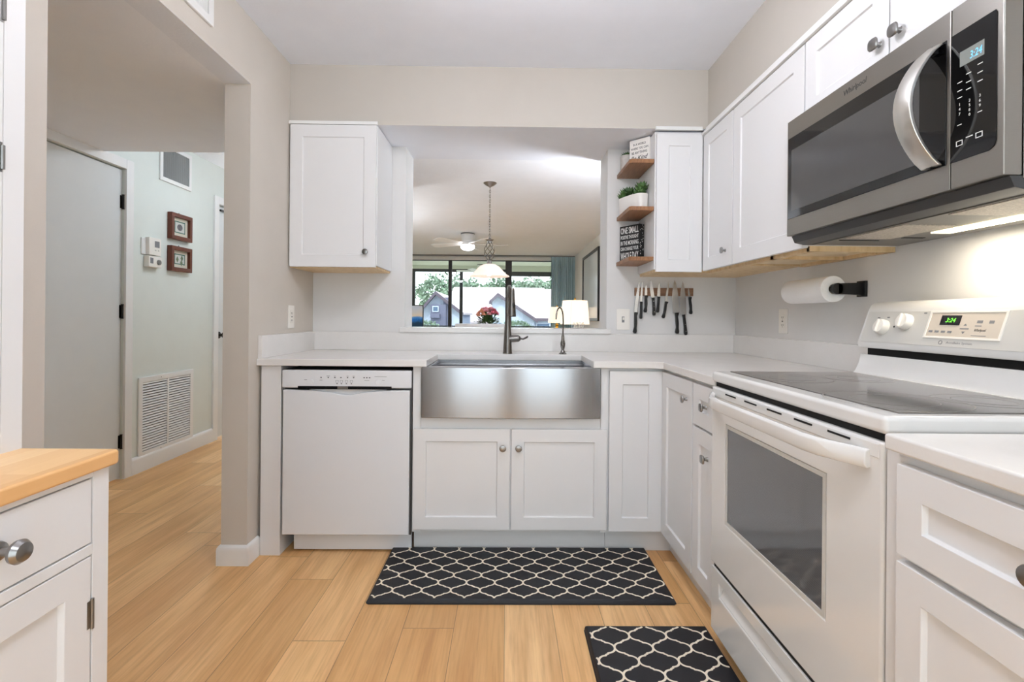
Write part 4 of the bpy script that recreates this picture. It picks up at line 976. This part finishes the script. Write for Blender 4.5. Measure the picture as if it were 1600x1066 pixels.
# upper part
UX = -33.9
up = build('upper_cabinet', MB().box(XL + .1, UX - .05, y0, y1 + .7, 34.5, 80), 'cab', t, bevel=.04)
fH2 = LEFT(UX)
for a, b in ((19.8, 33.45), (6.0, 19.6)):
    d = build('upper_door', MB(fH2).shaker(a, b, 36.0, 79.0, -.68, th=.7, fr=2, rec=.3), 'cab', t, bevel=.05)
mb = MB(fH2).box(33.5, y1 + .7, -.05, .0, 34.5, 80)
build('stile', mb, 'cab', t)
for z_ in (54.4, 64.4):
    build('hinge', MB(fH2).lathe([(.12, z_ - .8), (.12, z_ + .8)], (33.42, .06, 0), (0, 0, 1), seg=8).box(33.1, 33.4, 0, .04, z_ - 1, z_ + 1), 'nickel', t)

# =================================================================== CEILING LAMPS (kitchen one out of view; rear and hall ones added as fill)
for yy, lab in ((54, 'flush ceiling lamp over the kitchen floor'), (-12, 'added flush ceiling lamp behind the camera, for fill light')):  # the rear lamp is an addition that fills from behind the camera
    t = thing('ceiling_lamp', lab, 'lamp', (3, yy, 96))
    build('rim', MB().lathe([(3.2, 96), (3.2, 95.2), (1.0, 94.8), (.8, 94.2), (2.4, 94.0), (2.4, 93.2), (0, 93.2)], (3, yy, 0), seg=36, cap=False), 'nickel', t)
    build('glass_globe', MB().lathe([(5.5 * math.sin(math.pi * k / 16), 88.2 - 5.5 * math.cos(math.pi * k / 16)) for k in range(17)], (3, yy, 0), seg=32, cap=False), 'diffuser' if yy > 0 else 'added_diffuser_rear', t)
t = thing('ceiling_lamp', 'added flush ceiling lamp in the hall beyond the wall, for fill light', 'lamp', (-67, 150, 96))  # unseen fixture added to brighten the dark hall walls
build('rim', MB().lathe([(5.2, 96), (5.2, 95), (4.8, 94.8), (4.8, 96)], (-67, 150, 0), seg=32, cap=False), 'nickel', t)
build('diffuser', MB().lathe([(4.9, 95.0), (4.7, 93.4), (3.4, 92.2), (1.5, 91.7), (0, 91.6)], (-67, 150, 0), seg=32, cap=False), 'added_diffuser_hall', t)
#PART2
# =================================================================== DINING AND LIVING ROOM
PX, PY = -7.0, 192.2
t = thing('pendant_lamp', 'pendant lamp with alabaster glass shade hanging on a chain over the dining table', 'lamp', (PX, PY, 96))
build('canopy', MB().lathe([(2.6, 96), (2.6, 95.8), (1.6, 95.0), (.5, 94.5), (.3, 94.2), (0, 94.2)], (PX, PY, 0), seg=28, cap=False), 'nickel', t)
mb = MB(); z_ = 94.2; k = 0
while z_ > 75.4:
    L_ = []
    for j in range(10):
        a = 2 * math.pi * j / 10; u_ = .26 * math.cos(a); w_ = .62 * math.sin(a)
        L_.append((PX + (u_ if k % 2 else 0), PY + (0 if k % 2 else u_), z_ - .5 + w_))
    mb.tube(L_, .09, 5, close=True); z_ -= .95; k += 1
build('chain', mb, 'dark_nickel', t)
build('hub', MB().lathe([(0, 75.4), (.25, 75.3), (.3, 74.6), (.7, 74.2), (1.7, 73.9), (1.0, 73.3), (.8, 72.4), (0, 72.3)], (PX, PY, 0), seg=20), 'nickel', t)
cg = None
for k in range(6):
    pts = []
    for j in range(15):
        s_ = j / 14; r_ = .75 + 1.35 * math.sin(math.pi * s_) ** 1.2; a = k * math.pi / 3 + s_ * math.pi * 1.0
        pts.append((PX + r_ * math.cos(a), PY + r_ * math.sin(a), 73.2 - 7.6 * s_))
    build('cage_bar', MB().tube(pts, .13, 6), 'dark_nickel', t)
build('stem', MB().lathe([(.75, 66.2), (.85, 65.6), (1.1, 64.6), (1.4, 64.2), (0, 64.1)], (PX, PY, 0), seg=20), 'nickel', t)
build('lamp_shade', MB().lathe([(1.2, 64.5), (2.4, 64.3), (4.0, 63.3), (5.4, 61.8), (6.6, 60.5), (7.7, 59.9), (7.9, 59.6), (7.75, 59.6), (6.5, 60.2), (5.2, 61.5), (3.9, 63.0), (2.3, 64.0), (1.2, 64.2)], (PX, PY, 0), seg=40, cap=False), 'shade_glass', t)
build('bulb', MB().ball((PX, PY, 60.9), 1.15, 2), 'bulb', t)
# ceiling fans
def fan(cx, cy, zt, rad, label, a0, group, lit=True):
    t = thing('ceiling_fan', label, 'fan', (cx, cy, zt))
    build('motor_housing', MB().lathe([(4.3, 0), (4.3, -.4), (4.1, -.6), (4.1, -4.8), (4.5, -5.2), (4.5, -7.2), (4.2, -7.6), (0, -7.6)], (cx, cy, zt), seg=32), 'whitewood', t)
    build('dark_band', MB().lathe([(4.35, 0), (4.35, -.5), (4.2, -.5), (4.2, 0)], (cx, cy, zt), seg=32, cap=False), 'bronze', t)
    build('light_bowl', MB().lathe([(4.3, -7.6), (4.4, -8.3), (4.0, -9.4), (2.8, -10.2), (1.2, -10.6), (0, -10.7)], (cx, cy, zt), seg=32, cap=False), 'fan_light' if lit else 'whitewood', t)
    for k in range(5):
        a = R(a0 + 72 * k); u_ = Vector((math.cos(a), math.sin(a), 0)); n_ = Vector((-math.sin(a), math.cos(a), .20)).normalized()
        F_ = Fr((cx, cy, zt - 6.4), u_, n_, tuple(u_.cross(n_)))
        build('blade', MB(F_).prism([(4.0, -1.6), (8, -2.6), (rad - 2, -3.0), (rad - .4, -2.2), (rad, 0), (rad - .4, 2.2), (rad - 2, 2.9), (8, 2.2), (4.0, 1.4)], 2, -.12, .12), 'whitewood', t, bevel=.05)
fan(-25, 310, 95.95, 26, 'white five-blade ceiling fan with a lit bowl in the living room', 11, None)
fan(-26.5, 505, 96.9, 26, 'white ceiling fan out on the balcony beyond the glass doors', 30, None, lit=False)
# dining table, chair, flowers
t = thing('dining_table', 'dining table beneath the pendant lamp', 'table', (-8, 197, 0))
build('table_top', MB().box(-34, 18, 182, 212, 28.6, 30), 'whitewood', t, bevel=.2)
for x in (-31.5, 15.5):
    for y in (184.5, 209.5): build('leg', MB().box(x - 1.2, x + 1.2, y - 1.2, y + 1.2, 0, 28.6), 'whitewood', t, bevel=.1)
CX, CY = -9.3, 172.5
t = thing('dining_chair', 'white spindle-back dining chair seen just above the sill', 'chair', (CX, CY, 0))
w_ = 8.2
build('seat', MB().box(CX - 8.4, CX + 8.4, CY, CY + 16.5, 17, 18.2), 'whitewood', t, bevel=.3)
build('top_rail', MB().prism([(CX - w_ - .6, CY + .3), (CX - 4, CY - .5), (CX + 4, CY - .5), (CX + w_ + .6, CY + .3), (CX + w_ + .6, CY + 1.4), (CX + 4, CY + .6), (CX - 4, CY + .6), (CX - w_ - .6, CY + 1.4)], 2, 39.9, 41.5), 'whitewood', t, bevel=.15)
for k in range(9):
    x = CX - w_ + 2 * w_ * k / 8
    build('spindle' if 0 < k < 8 else 'back_post', MB().lathe([(.5 if 0 < k < 8 else .7, 18.0), (.5 if 0 < k < 8 else .7, 40.2)], (x, CY + .8, 0), seg=10), 'whitewood', t)
for x in (CX - 7.4, CX + 7.4):
    for y in (CY + 1, CY + 15.4): build('leg', MB().lathe([(.55, 0), (.8, 8), (.75, 17.1)], (x, y, 0), seg=10), 'whitewood', t)
t = thing('flower_pot', 'bunch of pink and orange flowers on the dining table', 'flowers', (-7.6, 194, 30))
FX, FY = -7.6, 194
build('pot', MB().lathe([(2.6, 30), (3.4, 30.4), (4.1, 36), (4.2, 40.2), (3.9, 40.2), (3.7, 38.5), (0, 38.5)], (FX, FY, 0), seg=28), 'darkframe', t)
mb = MB()
for k in range(260):
    a = random.uniform(0, 6.283); e = random.uniform(.15, 1.3); r_ = random.uniform(2.0, 5.0)
    p0 = Vector((FX, FY, 39.5)); d_ = Vector((math.cos(a) * math.cos(e), math.sin(a) * math.cos(e), math.sin(e) * 1.2)); c_ = p0 + d_ * r_; s_ = d_.cross(Vector((0, 0, 1))).normalized() * .5
    q_ = c_ + d_ * 1.7; m_ = c_ + d_ * .8
    v0, v1, v2, v3 = mb.v(c_), mb.v(m_ + s_), mb.v(q_ + Vector((0, 0, -.2))), mb.v(m_ - s_); v4 = mb.v(m_ + Vector((0, 0, .15)))
    mb.face((v0, v1, v4)); mb.face((v1, v2, v4)); mb.face((v2, v3, v4)); mb.face((v3, v0, v4))
build('leaves', mb, 'leaf', t, smooth=10)
for k in range(34):
    a = k * 2.399; rr = 4.3 * math.sqrt((k + .5) / 34); x_, y_ = FX + rr * math.cos(a), FY + rr * math.sin(a); z_ = 47.4 - rr * rr * .12 + random.uniform(-.6, .6)
    mb = MB()
    for j in range(3): rosette(mb, (x_, y_, z_ - .5 + .12 * j), 1.35 - .25 * j, 9, tilt=.1 + .4 * j, w=.3)
    build('blossom', mb, 'orange' if x_ < FX - 1.6 + random.uniform(-.5, .5) else ('pink' if x_ < FX + 1.6 else 'crimson'), t, smooth=10)
# end tables and lamps
def end_lamp(cx, cy, zb, zt, r0, r1, label, tl, foot):
    tb = thing('end_table', tl, 'table', (cx, cy, 0))
    build('table_top', MB().box(cx - 10, cx + 8.5, cy - 9, cy + 9, 23.2, 24.2), 'whitewood', tb, bevel=.15)
    for x in (cx - 8.7, cx + 7.2):
        for y in (cy - 7.7, cy + 7.7): build('leg', MB().box(x - .8, x + .8, y - .8, y + .8, 0, 23.2), 'whitewood', tb)
    t = thing('table_lamp', label, 'lamp', (cx, cy, 24.2))
    build('base', MB().lathe([(3.2, 24.2), (3.2, 25), (1.2, 25.6), (2.6, 28), (3.0, 31), (2.0, 34.5), (.9, 36.5), (1.5, 37.2), (1.5, 38.2), (.5, 38.6), (.4, zb + 1)], (cx, cy, 0), seg=24), foot, t)
    build('lamp_shade', MB().lathe([(r0, zb), (r1, zt), (r1 - .12, zt), (r0 - .12, zb)], (cx, cy, 0), seg=44, cap=False), 'shade_lit', t)
    build('shade_seam', MB().tube([(cx - r0 * .42, cy - r0 * .92, zb), (cx - r1 * .42, cy - r1 * .92, zt)], .07, 6), 'matboard', t)
    build('harp', MB().tube([(cx, cy, zb + 1), (cx, cy, zt + .4)], .15, 6), 'brass', t)
    build('finial', MB().lathe([(.2, zt + .2), (.55, zt + .8), (.35, zt + 1.4), (0, zt + 1.6)], (cx, cy, 0), seg=12), 'brass', t)
    build('bulb', MB().ball((cx, cy, (zb + zt) / 2), 1.3, 2), 'bulb', t)
end_lamp(37.9, 275, 40.1, 53.3, 8.1, 6.9, 'larger lit table lamp with a white shade, nearer the pass-through', 'end table under the nearer lamp', 'lampfoot')
end_lamp(40.6, 400, 39.4, 52.2, 7.2, 6.3, 'smaller-looking lit table lamp by the teal curtain, with amber base', 'end table under the lamp by the curtain', 'brass')
# framed art, curtain, seascape
fW = RIGHT(57.4)
t = thing('framed_art', 'large black-framed pale artwork, whitened by painted window sheen, on the right living room wall', 'picture', (57.4, 336, 41.8))
build('frame', MB(fW).holed(-368.5, -305, 41.8, 88.2, (-366.7, -306.8, 43.6, 86.4), .02, 1.4), 'darkframe', t, bevel=.1)
build('print', MB(fW).box(-366.8, -306.7, .1, .6, 43.5, 86.5), 'mirror', t)
mb = MB(); N = 96; A_ = []; 
for k in range(N + 1):
    x = 37.2 + 20.0 * k / N; A_.append((x, 417.6 + 1.3 * math.sin(k / N * 2 * math.pi * 11) + .3 * math.sin(k * .9)))
for (z0, sq, z1, sq1) in ((1.5, 1, 90, 1), (90, 1, 91.5, .35), (91.5, .35, 95, .5)):
    lo = [mb.v((x, 417.6 + (y - 417.6) * sq, z0)) for x, y in A_]; hi = [mb.v((x, 417.6 + (y - 417.6) * sq1, z1)) for x, y in A_]
    lo2 = [mb.v((x, 417.75 + (y - 417.6) * sq, z0)) for x, y in A_]; hi2 = [mb.v((x, 417.75 + (y - 417.6) * sq1, z1)) for x, y in A_]
    for k in range(N):
        mb.face([lo[k], lo[k + 1], hi[k + 1], hi[k]]); mb.face([lo2[k], hi2[k], hi2[k + 1], lo2[k + 1]])
build('curtain', mb, 'curtain', label='pleated teal curtain drawn to the right of the glass doors', cat='curtain', smooth=80)
build('curtain_track', MB().box(-101, 57, 416.6, 418.6, 95.0, 95.9), 'lgrey', label='grey curtain track along the ceiling above the glass doors', cat='curtain track')
t = thing('console_table', 'low console table under the seascape picture', 'table', (-68, 332, 0))
build('table_top', MB().box(-84, -52, 326, 338, 33.6, 34.8), 'whitewood', t, bevel=.1)
for x in (-82.5, -53.5):
    for y in (327.5, 336.5): build('leg', MB().box(x - .8, x + .8, y - .8, y + .8, 0, 33.6), 'whitewood', t)
t = thing('seascape_picture', 'thin black-framed picture of blue sea standing at the far left', 'picture', (-66, 331, 34.8))
fS = BACK(331)
build('frame', MB(fS).holed(-77, -55.7, 34.85, 51.4, (-76.4, -56.3, 35.45, 50.8), 0, .8), 'darkframe', t)
build('print', MB(fS).box(-76.5, -56.2, .1, .4, 35.4, 50.9), 'sea', t)
for tx, ty, lab in ((50, 136, 'added uplighter by the right wall of the dining room, brightening the ceiling'), (-96, 240, 'added uplighter at the left of the living room, brightening the ceiling')):  # unseen uplighters put in to brighten the living room ceiling
    t = thing('added_uplighter', lab, 'lamp', (tx, ty, 0))
    build('base', MB().lathe([(5.5, 0), (5.5, .5), (1, 1), (.5, 1.5)], (tx, ty, 0), seg=24), 'dark_nickel', t)
    build('pole', MB().lathe([(.5, 1), (.5, 56)], (tx, ty, 0), seg=12), 'dark_nickel', t)
    build('bowl', MB().lathe([(.6, 55.5), (3, 56), (6, 57.6), (7.6, 60), (7.4, 60), (5.8, 57.9), (2.8, 56.4), (0, 56.2)], (tx, ty, 0), seg=32), 'dark_nickel', t)
    build('lit_glass', MB().lathe([(0, 59.3), (6.9, 59.3), (6.9, 59.1), (0, 59.1)], (tx, ty, 0), seg=32), 'added_torch', t)
# small wire rack standing on the sill
t = thing('ribbed_rack', 'small silver wire holder on the pass-through sill at the right', 'holder', (17.6, 121.8, 41.3))
for k in range(4):
    x = 16.2 + k * .75
    build('wire_loop', MB().tube([(x, 122.4, 41.32), (x, 122.3, 41.9), (x + .15, 122.0, 42.5), (x + .35, 121.5, 42.75), (x + .5, 121.2, 42.4), (x + .3, 121.2, 41.9), (x + .2, 121.2, 41.33)], .07, 6), 'chrome', t)
build('wire_base', MB().tube([(15.9, 122.4, 41.4), (18.9, 122.4, 41.4), (18.9, 121.2, 41.4), (15.9, 121.2, 41.4)], .07, 6, close=True), 'chrome', t)

# =================================================================== GLASS DOORS, BALCONY
YG = 423.1
build('wall_far', MB(Fr((0, YG, 0))).holed(-112, 66, 0, ZC, (-101, 57.2, 0, 92.2), 0, -4.5), 'wall_white', kind='structure')
build('trim_4', MB().box(-101, 57.2, YG - 1.2, YG, 92.2, 94.7), 'trim', kind='structure', bevel=.1)
t = thing('window_1', 'wide dark-framed sliding glass doors onto the balcony', 'window', (-22, YG + 1, 0), kind='structure')
for a, b in ((-101, -98.2), (-50.4, -47.5), (-1.6, 3.9), (54.4, 57.2)):
    build('mullion', MB().box(a, b, YG + .3, YG + 3.6, 0, 92.2), 'bronze', t, bevel=.1)
build('bottom_rail', MB().box(-101, 57.2, YG + .4, YG + 3.5, 0, 3.0), 'bronze', t)
build('top_rail', MB().box(-101, 57.2, YG + .4, YG + 3.5, 91.6, 92.2), 'bronze', t)
for a, b in ((-98.2, -50.4), (-47.5, -1.6), (3.9, 54.4)):
    build('glass', MB().box(a, b, YG + 1.8, YG + 2.0, 3, 91.6), 'glass', t)
build('door_handle', MB().tube([(-1.0, YG + .2, 41.4), (-1.0, YG - .9, 41.4), (-1.0, YG - .9, 45.2), (-1.0, YG + .2, 45.2)], .35, 8), 'black', t)
# balcony
build('balcony_floor', MB().box(-130, 90, 428, 524, -4, -.5), 'concrete', kind='structure')
build('balcony_ceiling', MB().box(-130, 90, 427.6, 524, 97.0, 101), 'lanai', kind='structure')
build('balcony_wall', MB().box(-112, -106, 428, 518, -.5, 97.0), 'lanai', kind='structure')
build('balcony_wall.001', MB().box(62, 68, 428, 518, -.5, 97.0), 'lanai', kind='structure')
build('balcony_beam', MB().box(-105.9, 3.5, 517, 521, 90.4, 93.4).box(3.5, 61.9, 517, 521, 86.6, 91.2), 'bronze', kind='structure')
build('balcony_beam.001', MB().box(-105.9, 3.5, 517, 521, 93.4, 97).box(3.5, 61.9, 517, 521, 91.2, 97), 'lanai', kind='structure')
for a, b in ((-105.9, -96.5), (-49.8, -46.6), (1.5, 4.5), (58.5, 61.9)):
    build('balcony_post', MB().box(a, b, 518, 521, -.5, 90.4 if a < 0 else 86.6), 'bronze', kind='structure')
t = thing('balcony_railing', 'dark metal railing along the edge of the balcony', 'railing', (-22, 519, 0))
build('top_rail', MB().box(-96.5, 58.5, 518.6, 520.4, 33, 34.2), 'bronze', t); build('bottom_rail', MB().box(-96.5, 58.5, 518.8, 520.2, 2, 3), 'bronze', t)
mb = MB()
for k in range(39): mb.box(-95 + k * 4, -94.4 + k * 4, 519.1, 519.7, 3, 33)
o = build('balusters', mb, 'bronze', t, kind='stuff')
# =================================================================== OUTSIDE
GZ = -112
build('ground_lawn', MB().box(-3500, 3500, 560, 6000, GZ - 5, GZ), 'lawn', kind='structure')
def pitched(t, x0, x1, xr, zr, zl, zrr, y0_, y1_, over=18, th=5, fas=4):
    """gable facing us: ridge at xr,zr; eaves at (x0,zl) and (x1,zrr)"""
    build('roof', MB().prism([(x0, zl), (xr, zr), (x1, zrr), (x1, zrr + th), (xr, zr + th), (x0, zl + th)], 1, y0_ - over, y1_), 'roof', t)
    build('bargeboard', MB().prism([(x0, zl - fas), (xr, zr - fas), (x1, zrr - fas), (x1, zrr + th), (xr, zr + th), (x0, zl + th)], 1, y0_ - over - 3, y0_ - over - .1), 'fascia', t)
def window_at(t, x0, x1, z0, z1, y):
    w_ = build('window', MB(BACK(y)).holed(x0, x1, z0, z1, (x0 + 2, x1 - 2, z0 + 2, z1 - 2), .05, 2), 'stucco', t)
    build('pane', MB(BACK(y)).box(x0 + 2, x1 - 2, .02, .6, z0 + 2, z1 - 2), 'winpane', w_)
t = thing('house', 'white gabled house with a slate-grey balcony tower, at the left outside', 'house', (-160, 1300, GZ))
build('wall', MB().prism([(-205, GZ), (-205, 58), (-171, 96), (-111, 52), (-111, GZ)], 1, 1200, 1500), 'stucco', t)
pitched(t, -212, -104, -171, 99, 50, 48, 1200, 1500)
tw = build('tower', MB().box(-182, -146, 1182, 1200, GZ, 72), 'tower', t)
for z0_, z1_ in ((54, 68), (10, 26)): window_at(t, -178, -163, z0_, z1_, 1181.5)
build('balcony_rail', MB().box(-182, -160, 1174, 1182, 40, 50), 'tower', t)
build('tower_wing', MB().prism([(-153, GZ), (-153, 89), (-142, 89), (-142, GZ)], 1, 1188, 1200), 'tower', t)
t = thing('house', 'middle house with a broad pale roof, beyond the flowers', 'house', (-30, 1780, GZ))
build('roof', MB().prism([(1560, 28), (2000, 162), (2000, 20), (1560, 22)], 0, -215, 150), 'roof', t)
build('wall', MB().box(-140, 35, 1572, 1980, GZ, 26), 'stucco', t)
for x in (-105, -70, -35, 0): window_at(t, x * 1.15, x * 1.15 + 26, -12, 18, 1571)
t = thing('house', 'white house with a dark-edged gable and long pale roof, right of the middle', 'house', (60, 1350, GZ))
build('wall', MB().prism([(-36, GZ), (-36, 80), (-22, 93), (66, 36), (66, GZ)], 1, 1200, 1500), 'stucco', t)
pitched(t, -43, 74, -22, 96, 76, 33, 1200, 1500)
build('long_roof', MB().prism([(1205, 42), (1520, 130), (1520, 30), (1205, 36)], 0, 30, 420), 'roof', t)
build('rear_wall', MB().box(66, 410, 1212, 1500, GZ, 38), 'stucco', t)
build('eave_shadow_board', MB().box(66, 410, 1202, 1208, 34, 41), 'fascia', t)
for x in (72, 120, 170): window_at(t, x, x + 34, 0, 30, 1211)
def tree(cx, cy, h, r, label, seed):
    rnd = random.Random(seed)
    t = thing('tree', label, 'tree', (cx, cy, GZ), group='leafy trees behind the far houses')
    build('trunk', MB().tube([(cx, cy, GZ), (cx + r * .05, cy, GZ + h * .4), (cx - r * .06, cy, GZ + h * .75)], [r * .09, r * .07, r * .03], 8), 'bark', t)
    mb = MB(); cz = GZ + h * .72
    for k in range(2200):
        a = rnd.uniform(0, 6.283); ct = rnd.uniform(-1, 1); st = math.sqrt(1 - ct * ct); lump = 1 + .22 * math.sin(a * 3 + seed) + .18 * math.sin(ct * 7 + a * 2)
        rr = r * lump * rnd.uniform(.45, 1) ** .5
        p = Vector((cx + rr * st * math.cos(a), cy + rr * st * math.sin(a), cz + rr * ct * .75))
        d1 = Vector((rnd.uniform(-1, 1), rnd.uniform(-1, 1), rnd.uniform(-1, 1))).normalized() * r * .075; d2 = d1.cross(Vector((rnd.uniform(-1, 1), rnd.uniform(-1, 1), rnd.uniform(-1, 1)))).normalized() * r * .05
        mb.face([mb.v(p - d1), mb.v(p + d2), mb.v(p + d1), mb.v(p - d2)])
    build('foliage', mb, 'foliage', t, smooth=10)
for i, (x, y, h, r) in enumerate([(-560, 2300, 345, 112), (-370, 2640, 385, 120), (-200, 2280, 345, 108), (-20, 2660, 385, 120), (120, 2290, 350, 105), (290, 2640, 390, 118), (450, 2290, 350, 112)]):
    tree(x, y, h, r, ('leftmost tree in the row behind the houses, mostly hidden', 'second tree from the left behind the houses', 'tree behind the left gabled house, beyond its tower', 'tree behind the broad pale roof', 'tree rising behind the right-hand gable', 'tree behind the long pale roof, left of the curtain', 'rightmost tree in the row behind the houses')[i], i)
def bush(cx, cy, zc, r, label, seed):
    rnd = random.Random(seed); mb = MB()
    t = thing('shrub', label, 'shrub', (cx, cy, GZ))
    build('stem', MB().tube([(cx, cy, GZ), (cx, cy, zc)], r * .06, 6), 'bark', t)
    for k in range(900):
        a = rnd.uniform(0, 6.283); ct = rnd.uniform(-1, 1); st = math.sqrt(1 - ct * ct); rr = r * rnd.uniform(.6, 1)
        p = Vector((cx + rr * st * math.cos(a) * 1.5, cy + rr * st * math.sin(a), zc + rr * ct * .7))
        d1 = Vector((rnd.uniform(-1, 1), rnd.uniform(-1, 1), rnd.uniform(-1, 1))).normalized() * r * .12; d2 = d1.cross(Vector((1, .3, .2))).normalized() * r * .08
        mb.face([mb.v(p - d1), mb.v(p + d2), mb.v(p + d1), mb.v(p - d2)])
    build('foliage', mb, 'foliage', t, smooth=10)
bush(-186, 1120, 18, 24, 'round shrub in front of the left house', 5)
bush(22, 1120, 16, 28, 'round shrub in front of the right-hand gabled house', 6)
